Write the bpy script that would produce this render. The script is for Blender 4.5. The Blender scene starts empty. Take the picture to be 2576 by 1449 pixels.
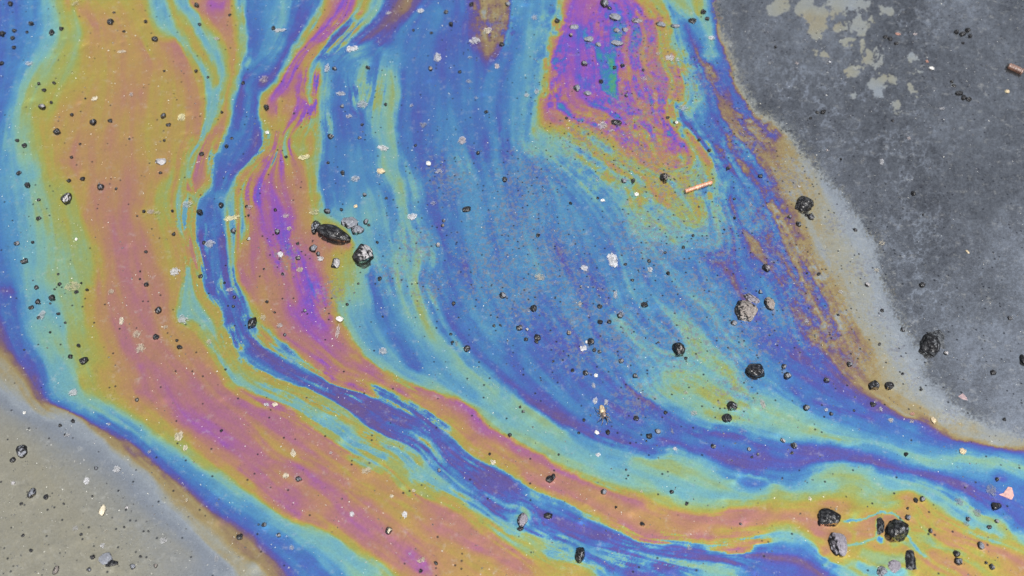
import bpy, bmesh, math, random
import numpy as np
from mathutils import Vector, Matrix, Euler

scene = bpy.context.scene
# ------------------------------------------------------------------ camera: hand-held, looking down at the wet asphalt
TILT = math.radians(35)
HGT = 0.358                                        # metres above the ground
cam_data = bpy.data.cameras.new('camera'); cam = bpy.data.objects.new('camera', cam_data)
scene.collection.objects.link(cam); scene.camera = cam
cam.location = (0, -HGT*math.tan(TILT), HGT); cam.rotation_euler = (TILT, 0, 0)
cam_data.lens = 35; cam_data.sensor_width = 36; cam_data.clip_start = 0.01; cam_data.clip_end = 500
cam_data.dof.use_dof = True; cam_data.dof.focus_distance = 0.425; cam_data.dof.aperture_fstop = 13.0
# ------------------------------------------------------------------ overcast daylight
SUN_EL, SUN_AZ = math.radians(55), math.radians(160)      # azimuth clockwise from +Y
world = bpy.data.worlds.new('World'); scene.world = world; world.use_nodes = True
wn = world.node_tree; wn.nodes.clear()
sky = wn.nodes.new('ShaderNodeTexSky'); sky.sky_type = 'NISHITA'; sky.sun_disc = False
sky.sun_elevation = SUN_EL; sky.sun_rotation = SUN_AZ; sky.air_density = 1.0; sky.dust_density = 4.0; sky.ozone_density = 1.0
cloud = wn.nodes.new('ShaderNodeHueSaturation'); cloud.inputs['Saturation'].default_value = 0.22   # cloud cover: nearly white
bg = wn.nodes.new('ShaderNodeBackground'); bg.inputs['Strength'].default_value = 0.15
wo = wn.nodes.new('ShaderNodeOutputWorld')
wn.links.new(sky.outputs[0], cloud.inputs['Color']); wn.links.new(cloud.outputs[0], bg.inputs[0]); wn.links.new(bg.outputs[0], wo.inputs[0])
sun_d = bpy.data.lights.new('sun', 'SUN'); sun_d.energy = 1.2; sun_d.angle = math.radians(14); sun_d.color = (1.0, 0.96, 0.9)
sun = bpy.data.objects.new('sun', sun_d); scene.collection.objects.link(sun)
sun.rotation_euler = Euler((math.pi/2 - SUN_EL, 0, -SUN_AZ + math.pi), 'XYZ')
sun.location = (0, 0, 3)
scene.view_settings.view_transform = 'Standard'; scene.view_settings.look = 'None'
scene.view_settings.exposure = 2.48; scene.view_settings.gamma = 1.0; scene.view_settings.use_curve_mapping = False
# interference colours of the film by order (what a white sky looks like in it), sRGB 0-255
RAMP = [(-2.4,166,160,136),(-1.4,160,158,144),(-0.5,142,150,160),(0.1,162,171,178),(0.5,168,168,152),(0.9,172,153,104),(1.2,160,136,98),(1.5,144,114,102),(1.75,124,96,122),(2.05,104,86,154),
 (2.4,84,92,180),(2.8,72,110,188),(3.3,72,134,194),(3.8,88,156,198),(4.3,118,181,190),(4.8,140,190,164),(5.2,158,180,112),(5.6,174,174,82),(6.0,187,165,78),(6.5,192,152,90),
 (6.9,190,139,104),(7.3,187,127,120),(7.7,180,112,142),(8.1,170,96,174),(8.5,142,86,200),(8.9,90,98,204),(9.4,58,138,188),(9.9,62,162,150),(10.4,92,170,116)]
REFL = (0.48, 0.465, 0.445)      # the film sends back not quite half of the sky

# ---------------------------------------------------------------- oil film thickness map
# plan coordinates of the slick: 2576 x 1449 plan units, origin at the far left corner
MX, MY, CELL = 130, 110, 2.0
GW, GH = int((2576 + 2*MX)/CELL), int((1449 + 2*MY)/CELL)
RNG = np.random.RandomState(7)
_TAB = [np.random.RandomState(100 + i).rand(256, 256).astype(np.float32)*2 - 1 for i in range(6)]

def vnoise(x, y, k=0):
    t = _TAB[k % 6]
    xf, yf = np.floor(x), np.floor(y)
    fx, fy = (x - xf).astype(np.float32), (y - yf).astype(np.float32)
    xi, yi = xf.astype(np.int64) + 37*k, yf.astype(np.int64) + 91*k
    fx = fx*fx*fx*(fx*(fx*6 - 15) + 10); fy = fy*fy*fy*(fy*(fy*6 - 15) + 10)
    a = t[yi & 255, xi & 255]; b = t[yi & 255, (xi + 1) & 255]
    c = t[(yi + 1) & 255, xi & 255]; d = t[(yi + 1) & 255, (xi + 1) & 255]
    return (a + (b - a)*fx)*(1 - fy) + (c + (d - c)*fx)*fy

def fbm(x, y, k=0, octv=4, gain=0.5):
    s = 0; a = 1.0; n = 0; f = 1.0
    c, sn = 0.8, 0.6
    for i in range(octv):
        s = s + a*vnoise(x*f + 13.7*i, y*f - 7.3*i, k + i); n += a*a
        x, y = c*x - sn*y, sn*x + c*y
        a *= gain; f *= 2.03
    return s/math.sqrt(n)*1.9

def blur(a, r):
    r = int(round(r))
    if r < 1: return a
    for ax in (0, 1):
        for _ in range(3):
            p = np.pad(a, [(r + 1, r) if i == ax else (0, 0) for i in (0, 1)], mode='edge').cumsum(axis=ax, dtype=np.float64)
            n = a.shape[ax]
            hi = np.take(p, np.arange(2*r + 1, 2*r + 1 + n), axis=ax); lo = np.take(p, np.arange(0, n), axis=ax)
            a = (hi - lo)/(2*r + 1)
    return a.astype(np.float32)

def samp(a, u, v):
    x = np.clip((u + MX)/CELL, 0, a.shape[1] - 1.001); y = np.clip((v + MY)/CELL, 0, a.shape[0] - 1.001)
    xi = x.astype(np.int32); yi = y.astype(np.int32); fx = (x - xi).astype(np.float32); fy = (y - yi).astype(np.float32)
    return (a[yi, xi]*(1 - fx) + a[yi, xi + 1]*fx)*(1 - fy) + (a[yi + 1, xi]*(1 - fx) + a[yi + 1, xi + 1]*fx)*fy

def P(s):
    v = [float(t) for t in s.replace(',', ' ').split()]
    return list(zip(v[0::2], v[1::2]))

# iso lines of film thickness (interference order), traced over the slick
LINES = """
2.7:0,40 2,110 -5,190
3.0:60,-20 75,50 60,110 30,180 15,250 0,310 -10,360
3.7:95,-20 105,60 85,110 70,160 45,220 25,300 15,370 15,430 30,483 40,560 33,683
4.6:128,-20 150,60 135,110 105,135 75,180 50,240 33,300 30,360 50,410 75,440
5.3:148,-20 180,45 198,85 160,130 118,170 80,215 60,270 72,320 75,370 95,400 100,440 133,500 143,550 160,593 177,626 180,666 217,693 233,716 206,730 200,783 200,833 193,876 210,923 220,966
6.0:162,-20 190,38 235,68 215,110 195,170 130,230 98,275 90,310 112,350 128,400 128,440 165,470 190,490 200,533 227,583 240,633 247,683 243,733 230,783 233,833 250,883 267,916 283,966
6.9:200,20 240,60 290,100
6.7:280,60 300,110 285,170 300,230 290,300 240,330 200,300
6.9:330,170 350,230 340,300 310,350 260,330
6.1:340,20 360,70 370,120 410,150 430,200 450,270 460,330 455,370
6.9:350,110 390,170
6.9:440,100 470,160 500,220 508,260 500,300 495,350
6.2:230,210 260,180 250,130
6.4:380,230 395,300 410,370 440,420
7.0:150,400 200,420 190,370
6.9:250,380 240,450 300,430 340,400 390,440 420,430
7.1:220,480 300,483 350,500
6.2:350,535 380,525 410,540 430,570
4.3:396,-20 405,25 412,45 440,85 470,120 498,165 520,200 530,240 525,290 512,340 500,380 482,400 475,430 478,470 467,493 463,533 450,573 467,610 475,650 472,716 462,773 452,803 470,806 500,800 533,860 567,916 600,966 633,986
6.0:425,-10 432,25 448,55 462,75 478,85 488,110 505,140 530,180 545,215
4.2:450,-20 460,20 490,45 500,85 535,130 555,180 553,235 540,290 525,330 512,360
7.0:490,10 540,60 570,60 592,110 590,170 575,230 560,290 535,350 510,400 495,440 498,470
7.9:535,12 560,22 570,5
5.2:577,-20 600,20 622,50 612,75 628,95 620,130 625,150 603,185 600,215 588,245 578,290 560,350 542,385 535,430 530,480
6.9:520,410 515,450
3.1:628,-20 630,25 625,40 640,70 632,110 636,130 612,165 606,210 595,255 585,300 570,345 548,395 540,440 530,483 507,516 487,566 500,633 517,683 533,743 560,783 580,833 600,883 633,916
3.2:670,-20 655,40 650,90 640,140
4.6:705,-20 715,20 720,50 712,75 700,105 688,130 668,150
3.3:740,-20 735,50 715,110 690,150 660,180
2.3:795,-20 780,25 760,60 728,112 700,165 680,200 655,212
2.3:617,200 612,240 605,290 600,330
3.6:625,210 632,250 622,300 605,340
2.3:645,238 650,290 665,340 665,365 640,395 590,425 556,440 545,470
3.1:655,215 646,232 650,262 652,300 668,340 668,368 652,388 630,402 600,420 570,455
3.0:805,-20 782,45 757,80 730,122 706,160 692,200 662,222 648,232
5.8:835,-20 802,48 768,100 738,138 714,180 703,212 672,232 660,255 662,290 678,330 682,355 662,390 640,412 612,438 604,470 600,500 610,533 607,583 593,650 597,700 623,750 640,800
6.7:862,-20 838,45 798,92 762,122 735,155
8.2:885,-20 868,35 838,72 803,102 772,124 748,148 728,178 720,208 704,228 695,250
8.2:700,262 702,285
6.8:790,118 762,142 745,175 738,210 745,250 730,275
8.2:765,182 752,205 750,232 768,262 758,288 738,310 715,332 703,368 690,398 672,425 655,470 640,500
6.2:712,240 705,280 712,310 692,335 690,360
8.0:712,370 712,400 700,450
7.0:735,260 725,300
5.0:908,-20 900,20 886,55 862,82 830,118 798,152 782,172 778,190
6.6:893,20 878,52 850,85 815,115 778,155
4.6:775,215 782,262 780,290 772,312 748,330
2.4:985,-20 955,30 925,60 895,85 862,112 832,132 808,150
4.6:950,-10 935,30 918,52
1.8:1030,-20 1005,20 980,50 950,75 928,95 905,108
2.4:1040,20 1000,60 945,112
3.6:1060,20 1020,60 990,90
5.2:725,345 750,340 790,320 805,345 812,375 800,392
6.4:770,350 785,335 790,370 765,400
5.3:722,370 760,380 790,395
6.8:730,430 760,420 775,470 750,483
5.3:795,395 808,420 802,460 796,483 805,500
3.1:842,140 842,180 835,260 828,330 820,385 812,440 815,500
3.9:800,180 805,250 815,310 825,340
4.5:790,230 795,300
4.8:922,165 918,200 910,245 895,265
2.3:890,230 888,270 898,290
4.2:958,120 968,140 960,180
4.9:970,185 975,210 968,240 958,285 966,330 972,380 964,417 990,450 1007,483 1012,516 1030,566 1040,616 1048,656 1044,716 1054,766 1074,816 1111,860 1161,910 1211,950 1260,985
4.4:937,300 940,340
4.5:995,230 985,270 985,330 1000,390
3.0:940,130 947,190 925,262 926,300 930,360 938,410 950,450 985,500 990,560 993,610
2.6:1010,180 1015,240 1000,300 1010,370 1040,430 1070,483 1080,540
3.3:860,350 880,420 875,480
3.6:905,380 895,440 890,500
4.1:925,483 935,560 925,620 920,660
2.8:860,200 870,290
2.9:830,500 820,530
3.0:920,690 944,700 955,760 985,840 1010,860 1050,920
4.1:985,650 990,720 1010,800
4.3:940,640 915,700 935,760
4.2:905,790 930,830 970,880 1000,910
4.1:1050,860 1090,920 1140,980 1200,1020
2.9:1130,90 1100,200 1090,330 1110,460
2.7:1190,140 1160,180 1120,190
2.7:1190,260 1200,330 1190,400
2.8:1250,300 1260,400
1.1:1222,-20 1235,20 1245,55 1242,95 1235,130
1.2:1300,-20 1290,20 1272,60 1255,105
1.9:1205,60 1212,110 1225,145
2.2:1200,-20 1210,60 1205,130
3.4:1115,20 1120,60
3.2:1300,-20 1300,60 1290,140
2.8:1300,50 1310,130
3.8:1340,80 1330,200 1310,300 1290,380
3.6:1160,430 1130,400
3.9:1405,-20 1388,40 1372,100 1355,150 1342,200 1338,250 1335,300 1310,350
5.3:1424,-20 1413,35 1400,80 1385,120 1376,160 1372,205 1380,232 1362,262 1352,300 1345,325
6.8:1432,-20 1420,40 1408,85 1396,125 1392,170 1394,225 1376,256 1368,280 1390,300
8.3:1450,-20 1435,40 1418,90 1408,140 1408,190 1416,235 1418,262
8.1:1500,-20 1490,40 1475,120 1462,160 1470,190 1440,230
8.6:1455,110 1440,170 1460,220
8.7:1480,190 1470,230
9.2:1515,10 1505,40 1500,70 1492,100
9.8:1474,85 1488,130 1512,160
9.7:1512,200 1525,225 1545,240
9.6:1540,180 1545,210
8.3:1560,-10 1590,40 1600,70 1560,110 1575,150 1600,160
8.1:1440,290 1470,262 1500,272 1530,265
8.0:1560,190 1600,220 1630,255 1640,280
8.4:1580,265 1600,290 1625,305
7.6:1640,60 1652,110 1620,130 1640,190
6.3:1588,-20 1610,10 1645,30 1668,48 1660,90 1672,130 1690,165 1710,185 1705,220 1712,260
5.2:1620,-20 1655,20 1680,40 1690,100
7.2:1600,140 1650,160 1680,210 1670,250
4.4:1672,-10 1690,40 1705,110 1725,150 1740,200 1748,245 1730,270
3.2:1690,20 1710,35
5.1:1700,-20 1730,20 1752,35
4.9:1750,-20 1760,10
3.2:1768,-20 1775,30 1795,70
2.4:1720,60 1735,100 1745,160 1770,210 1800,270 1830,320
4.2:1770,60 1785,110 1795,160
1.7:1742,120 1755,140 1762,165
2.5:1800,100 1815,150 1830,190 1850,230 1870,265 1890,290
1.1:1775,170 1800,220 1815,265 1845,320 1890,345 1915,380 1925,430
2.2:1800,190 1830,235 1868,290 1900,315 1945,335 1955,350
1.2:1822,215 1850,275 1885,310
1.0:1800,60 1817,120 1822,150 1838,190 1856,222 1876,265 1898,294 1932,312 1960,330 1985,362
0.5:1808,70 1824,125 1829,150 1846,195 1862,225 1884,265 1905,295 1938,310 1975,340 2010,385 2050,440
0.9:1985,366 2015,410 2040,450 2050,500 2060,530
1.2:1940,400 1975,440 2000,500
5.3:1355,307 1390,345 1421,317
6.6:1371,267 1405,275 1430,300 1488,313 1548,333 1588,377 1655,423
5.4:1400,335 1461,370 1521,390 1588,425 1655,450 1688,470 1738,430
8.2:1450,262 1460,290
8.2:1560,305 1571,317 1588,350 1605,370
8.0:1640,300 1665,320 1671,357 1705,383 1721,400
5.6:1610,300 1630,340 1650,380
6.1:1540,370 1580,400
5.4:1688,310 1738,343 1771,383 1788,440
6.6:1690,340 1720,370
4.3:1340,335 1360,370 1410,410 1480,440 1538,483
4.6:1330,360 1345,385
3.2:1320,400 1390,450 1450,483 1500,540
4.2:1585,450 1575,500 1571,550
5.5:1610,480 1650,510 1690,480 1750,500 1765,540 1735,560
4.7:1678,566 1700,620
4.0:1578,583 1605,640 1621,716 1640,750
3.0:1700,270 1750,320 1805,395 1838,433 1861,477 1888,533 1921,566
3.9:1760,340 1800,420 1820,470
2.3:1788,293 1830,340 1865,370 1905,417 1925,483 1932,530
1.8:1850,380 1890,450
2.0:1820,510 1845,560 1870,610 1895,650
4.3:1810,520 1825,570 1830,610
4.3:1755,590 1772,620 1805,650
3.1:1640,620 1680,680 1720,740
2.6:1860,700 1885,730 1900,760
2.7:1780,640 1820,660 1860,680
3.4:1770,700 1800,760 1840,800
4.55:1655,760 1708,803 1748,843 1781,883 1838,916 1838,960
4.3:1535,803 1570,840 1600,870 1640,895
3.1:1600,780 1640,830 1690,850
3.0:1550,860 1600,930
2.85:1520,700 1530,760
3.2:1555,560 1560,650
2.8:1430,540 1410,620 1430,700
2.6:1370,590 1400,650 1415,700
3.4:1310,500 1340,600 1350,680
2.8:1455,733 1415,783
2.3:1345,785 1355,820 1388,855 1428,885 1475,913 1515,950 1570,978 1621,1009 1655,1033 1668,1055 1700,1078
2.9:1310,700 1300,780
3.4:1288,830 1321,900 1370,950 1430,990
3.1:1821,833 1870,870 1920,880
3.5:1880,990 1920,960 1900,920
1.3:1932,483 1965,533
1.0:1950,450 1980,510 1995,550 2042,640 2075,690 2119,760 2159,835 2199,895 2218,945
0.55:2062,530 2082,600 2105,660 2125,720 2140,783 2165,816 2199,866 2230,906 2245,950
0.35:2085,520 2110,600 2150,700 2180,790 2230,860 2260,930 2290,990 2340,1030
0.0:2070,470 2099,500 2160,570 2200,630 2212,700 2246,775 2280,845
1.6:1965,533 2003,605 2042,685 2074,733 2092,800 2110,895 2140,935 2165,955
2.15:1905,600 1940,640 1972,690 2000,766 2040,850 2072,883 2132,950 2180,975
3.1:1932,700 1955,760 1970,810
3.0:1940,880 1965,900 2015,930 2049,966
2.5:1980,900 2050,920
2.6:1860,830 1895,890
4.8:1655,983 1721,999 1771,1033 1808,1056 1855,1039 1900,1030 1932,1033 1999,1056 2032,1089 2099,1093 2165,1106 2232,1116 2282,1139 2332,1156 2382,1168 2432,1155 2499,1153 2549,1173 2600,1190
5.3:1700,970 1760,1000 1800,1030 1870,1020
5.3:2040,1080 2100,1100 2165,1110
4.0:1581,966 1621,993 1671,1016 1721,1045 1771,1068 1808,1078 1838,1071 1888,1089 1932,1100 2000,1112 2065,1110
4.2:1840,990 1900,985 1960,1000 2010,1030 2065,1056 2149,1072
3.5:1880,950 1950,960
3.0:1960,960 2000,1000 2049,1020 2132,1045 2232,1072 2299,1105 2399,1130 2499,1130 2600,1158
2.2:1989,983 2025,1013 2099,1030 2192,1060
3.2:2060,975 2100,1000 2170,1030
2.2:2120,960 2160,985 2215,1003 2249,1029 2270,1042
2.4:2299,1050 2349,1075 2400,1110 2499,1118 2600,1138
3.3:2230,1040 2300,1080
1.2:2150,958 2200,985 2255,1012 2275,1040 2305,1042 2332,1046 2382,1077 2409,1098 2465,1100 2532,1125 2600,1122
0.6:2245,965 2290,990 2315,1012 2320,1025 2349,1046 2432,1076 2499,1098 2540,1116 2565,1111 2600,1108
1.1:2400,1070 2450,1080 2490,1100
2.9:1721,1100 1788,1110 1838,1125 1900,1140
2.1:1721,1084 1788,1093 1855,1099 1905,1123 1932,1139
3.0:1870,1112 1932,1118 1999,1118 2065,1122 2165,1130 2232,1155 2332,1181 2432,1203 2499,1216 2600,1230
2.0:2499,1200 2530,1215
2.1:1355,1022 1400,1050 1440,1068 1480,1085 1521,1109 1588,1125 1655,1128 1705,1120 1755,1133 1821,1155 1871,1175 1932,1181 1999,1173 2065,1163 2132,1153 2199,1163 2265,1186 2365,1196 2432,1226 2482,1249 2532,1283 2565,1319 2620,1340
3.1:2340,1206 2392,1222
3.2:1421,1009 1488,1049 1588,1089 1640,1100
3.1:1755,1144 1821,1172 1870,1190 1932,1199 1999,1199 2032,1186 2092,1166 2165,1169 2232,1179 2299,1196 2392,1228 2432,1240 2482,1266 2525,1296 2549,1332 2620,1345
4.0:1295,979 1328,1023 1371,1046 1398,1069 1455,1099 1505,1123 1588,1139 1645,1153 1688,1140 1755,1159 1821,1193 1870,1202
5.0:1288,999 1338,1036 1381,1066 1430,1095
4.9:2040,1198 2099,1178 2199,1184 2265,1203 2340,1225 2399,1253 2449,1283 2499,1319 2549,1350
4.5:1250,1040 1355,1099 1455,1153 1588,1199 1721,1246 1821,1246 1932,1246
5.1:1588,1155 1688,1158 1755,1185 1805,1213 1888,1196 1960,1216
3.1:1822,1196 1860,1203 1910,1207 1960,1205 1999,1200
4.5:1999,1230 2100,1230
4.4:2232,1215 2300,1230 2360,1255
4.9:2180,1240 2250,1262
5.1:2350,1290 2420,1320
4.2:2400,1290 2450,1320 2520,1350
3.3:2440,1270 2480,1300
5.8:1932,1271 1999,1276 2040,1262 2099,1254 2145,1249 2165,1280 2215,1283 2262,1276 2278,1250 2300,1260
6.7:1932,1286 2015,1287 2050,1300
7.1:1932,1303 1999,1303 2040,1320 2060,1350
6.6:2085,1265 2130,1280
6.7:2130,1330 2165,1335 2190,1310 2230,1290 2275,1280
6.6:2279,1258 2290,1286 2315,1318
5.5:2320,1290 2350,1330 2330,1360
6.8:2080,1380 2060,1400
5.0:2150,1300 2145,1320
5.9:2075,1418 2110,1415 2150,1380 2190,1370
5.0:2240,1385 2270,1370 2310,1390
6.2:2160,1395 2220,1380 2300,1400
5.2:2150,1435 2230,1449
6.4:2230,1360 2280,1380
6.4:2360,1330 2399,1349 2465,1359 2532,1383 2600,1410
5.4:2380,1370 2450,1385 2520,1420
6.4:2340,1390 2400,1410 2450,1449
5.8:2350,1449 2420,1440
3.3:1932,1369 1999,1368 2032,1382 2075,1413 2105,1433
2.0:1850,1390 1932,1395 1999,1403 2049,1428 2080,1460
7.9:994,966 1061,983 1111,1003 1161,1029 1211,1069 1261,1099 1288,1123 1338,1139 1388,1169 1438,1193 1505,1219 1571,1246 1621,1269
7.2:1650,1283 1688,1290 1738,1302 1788,1301 1838,1288 1932,1293
5.1:844,783 871,823 891,860 921,890 961,926 1011,960 1037,968 1077,984 1137,1003 1177,1031 1227,1067 1288,1106 1338,1128 1395,1163 1438,1184 1505,1211 1588,1237 1645,1252 1690,1275
5.8:1610,1245 1655,1252 1700,1275 1740,1291 1805,1290 1855,1275 1932,1272
6.6:840,770 865,815 885,855 915,888 955,925 1005,958 1075,988 1130,1006
6.8:961,969 1044,1003 1127,1056 1211,1116 1288,1157 1388,1201 1488,1249 1571,1293 1605,1320 1688,1326 1788,1326 1932,1328
7.3:1060,1020 1120,1055
7.2:1321,1193 1421,1238 1505,1279 1555,1299 1605,1338 1655,1350 1788,1350
5.6:894,969 961,988 1044,1028 1094,1065 1144,1101 1194,1141 1244,1175 1288,1198 1355,1235 1421,1261 1475,1293 1538,1313 1575,1329 1615,1352 1705,1357 1788,1365 1855,1364 1932,1351
3.2:861,966 944,988 1011,1020 1071,1052 1127,1098 1177,1150 1231,1177 1288,1213 1338,1245 1421,1270 1471,1300 1538,1324 1588,1355 1638,1370 1721,1368 1788,1379 1871,1370 1932,1365
2.2:644,870 711,916 761,950 811,966 894,989 977,1033 1044,1059 1094,1093 1121,1133 1161,1159 1227,1186 1288,1245 1355,1283 1421,1316 1488,1333 1538,1359 1605,1378 1688,1388 1788,1400 1860,1400
2.3:1200,1215 1261,1243
3.3:600,900 650,945 761,975 844,1015 911,1053 977,1078 1044,1085 1094,1120 1111,1156 1161,1190 1211,1226 1261,1266 1300,1280
5.8:573,823 577,883 600,916 644,950 694,969 777,986 861,1029 927,1069 977,1099 1044,1129 1070,1160
4.2:644,993 744,1023 811,1053 877,1093 944,1113 1011,1139 1040,1173 1077,1211 1144,1233 1227,1266 1270,1310 1300,1340
5.7:700,1010 780,1045 860,1085
4.9:960,1110 1020,1130 1080,1180 1130,1210
5.7:911,1126 994,1156 1027,1193 1077,1226 1127,1243
5.5:567,966 617,983 644,1003 727,1036 811,1083 877,1123 961,1156 1011,1199 1061,1249 1127,1256 1177,1276 1227,1319 1288,1362 1350,1398 1421,1440
7.0:644,1026 727,1059 811,1109 911,1159 977,1179 1027,1243 1077,1283 1161,1306 1227,1355 1288,1396 1330,1440
7.2:600,1010 700,1070 800,1130 900,1180
6.5:660,1090 720,1140 800,1165 870,1200
7.1:850,1195 900,1210 960,1240 1000,1270
6.2:877,1233 944,1249 1011,1299 1061,1349 1144,1393 1244,1433
7.2:1090,1330 1144,1345 1211,1375
8.0:567,1116 610,1130
7.9:433,1049 500,1089 540,1075 600,1085 644,1105 677,1153 761,1179 794,1216 861,1249 901,1296 944,1316 977,1359 1027,1399 1060,1440
6.7:694,1183 740,1210 777,1233 830,1265
7.8:600,1180 644,1206 711,1259 761,1293
6.4:600,1210 680,1262 740,1300 800,1312
5.4:644,1243 694,1279 761,1316 827,1333 861,1366 900,1395 961,1423 1000,1460
7.0:820,1310 877,1345 944,1390 1011,1435
4.5:644,1266 711,1299 777,1336 844,1359 894,1399 944,1440
3.8:660,1310 744,1366 811,1416 850,1449
3.0:644,1340 711,1356 744,1383 787,1413 820,1460
2.2:644,1366 694,1396 744,1433
1.2:644,1398 671,1426 690,1460
0.4:633,1420 644,1433 655,1460
0.4:-20,925 0,938 20,960 37,983 67,1019 107,1051 167,1050 207,1063 250,1101 300,1130 333,1168 383,1200 427,1262 467,1303 500,1345 550,1385 600,1420
1.1:-20,888 0,900 33,925 60,955 83,1005 117,1033 167,1040 217,1061 267,1088 317,1115 350,1141 393,1183 433,1224 473,1262 517,1300 550,1330 593,1377 633,1410
2.0:-20,790 0,800 17,833 27,866 50,900 77,933 93,966 113,1014 140,1029 200,1045 250,1071 300,1101 333,1130 367,1153 400,1183 450,1225 493,1262 550,1297 600,1330 644,1363
2.2:-20,725 20,722 35,735
3.0:-20,712 20,712 42,735 44,783 47,850 67,883 100,916 115,955 127,1004 167,1019 233,1041 283,1068 350,1105 383,1138 433,1177 483,1215 533,1258 567,1290 623,1305 644,1330
3.0:18,766 20,800
4.0:55,733 63,783 73,850 100,883 120,925 130,975 150,999 200,1021 267,1049 333,1083 383,1117 433,1151 500,1193 550,1229 590,1258 644,1283
3.5:33,683 10,650
4.5:100,600 110,533 120,600 105,650 87,700 90,750 105,830 110,850 140,883 187,926 207,966 215,985
4.9:150,640 140,690 150,750
4.3:130,780 160,830
5.1:217,975 250,1006 317,1045 367,1078 417,1111 483,1155 550,1198 600,1228 644,1253
5.9:240,966 267,991 333,1031 400,1074 467,1114 533,1157 583,1194 644,1229
6.8:207,483 233,566 253,616 260,683 255,750 258,816 277,866 307,910 325,966 343,1010 383,1042 433,1076 500,1126 567,1166 620,1195
7.3:283,550 300,616 300,683 317,750 317,816 317,876 350,910
7.7:350,920 417,926 440,960 480,990
7.7:345,985 400,1010 433,1040
7.6:433,975 500,1026 567,1059 644,1095
7.0:383,650 400,733 367,800 400,850 440,880 483,910 533,950 580,990
6.6:400,540 395,600 430,640 430,700
6.3:417,550 440,583 440,600 460,640 465,700 450,750 433,783 440,816 485,830 512,870 550,930 575,966
6.2:477,503 473,550 483,616 500,683 513,743 550,776 568,810
4.4:485,560 490,610 508,690 525,755
2.2:497,583 527,643 530,716 573,762 590,816 600,866 640,905
3.1:533,516 520,566 547,633 545,700 583,755 610,810 640,855
2.2:550,593 567,650 560,723 598,765 620,823 650,860
4.4:600,450 575,480 565,520 567,550 573,616 575,666 583,716 610,750 623,783 644,836 694,872 761,908 827,938
6.5:620,800 650,820 694,850 727,876 794,903 844,940 877,964
6.8:625,520 615,600 605,680
7.3:640,540 640,600 630,700 650,760
8.3:668,490 676,530 690,580 705,620
8.4:700,490 712,540 722,590 720,640
8.2:730,520 738,560 735,600
8.3:745,650 752,680 765,720 785,755
8.2:750,640 757,690 770,730 790,765 812,800 835,825
7.0:745,500 750,560 744,610
6.4:785,483 795,530 785,560
5.3:805,500 800,540 798,560
7.2:811,583 860,610 875,625
5.3:880,640 888,680 877,720 872,760 860,790
6.0:844,640 856,700 840,740 850,770
6.8:794,616 820,680 810,720
6.9:661,600 661,683 661,783 694,833 744,876 811,923 861,958
7.2:744,650 711,716 740,760
7.9:727,766 754,800 804,856 851,903 911,923 961,956
7.9:845,850 877,876 927,906 961,930
6.9:880,890 900,900
4.0:895,640 905,620 890,600 880,575 850,550 830,545
3.0:1037,516 1061,566 1108,618 1111,665 1085,685 1058,708 1087,736 1111,773 1127,816 1161,860 1184,893 1227,926 1270,960 1300,990 1340,1025
4.3:1085,640 1095,670
2.6:1127,783 1161,843 1211,900 1261,943 1310,985 1350,1020
2.8:1117,533 1110,570
3.4:1131,533 1160,600 1211,716 1227,783 1261,850
3.0:1144,650 1177,733
2.9:1270,650 1290,740
3.5:1338,1326 1405,1349 1471,1373 1538,1399 1621,1418
5.0:1288,1291 1315,1283 1328,1300
5.0:1300,1345 1350,1345 1388,1355 1438,1370
3.0:1330,1315 1380,1335 1440,1345
5.0:1490,1385 1588,1402 1688,1431 1788,1435 1850,1440
2.2:1470,1385 1555,1420 1621,1435 1700,1449
5.8:1288,1376 1355,1409 1421,1433 1500,1430
3.4:1370,1385 1430,1395
-0.4:-20,985 20,1010 60,1040 150,1080 260,1140 320,1200 350,1240 420,1300 520,1385 580,1430
-1.1:-20,1010 60,1070 130,1120 220,1190 300,1260 380,1330 480,1400
-1.9:-20,1110 60,1150 120,1230 150,1300 230,1350 280,1400 300,1460
-0.3:2120,470 2200,570 2260,700 2310,830 2350,950 2420,1020 2520,1060 2600,1080
-0.3:2000,150 2100,300 2200,450
-0.3:1850,-20 1870,80 1885,170 1930,240 2000,300 2060,370
-0.3:2600,-20 2600,900
"""

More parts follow.
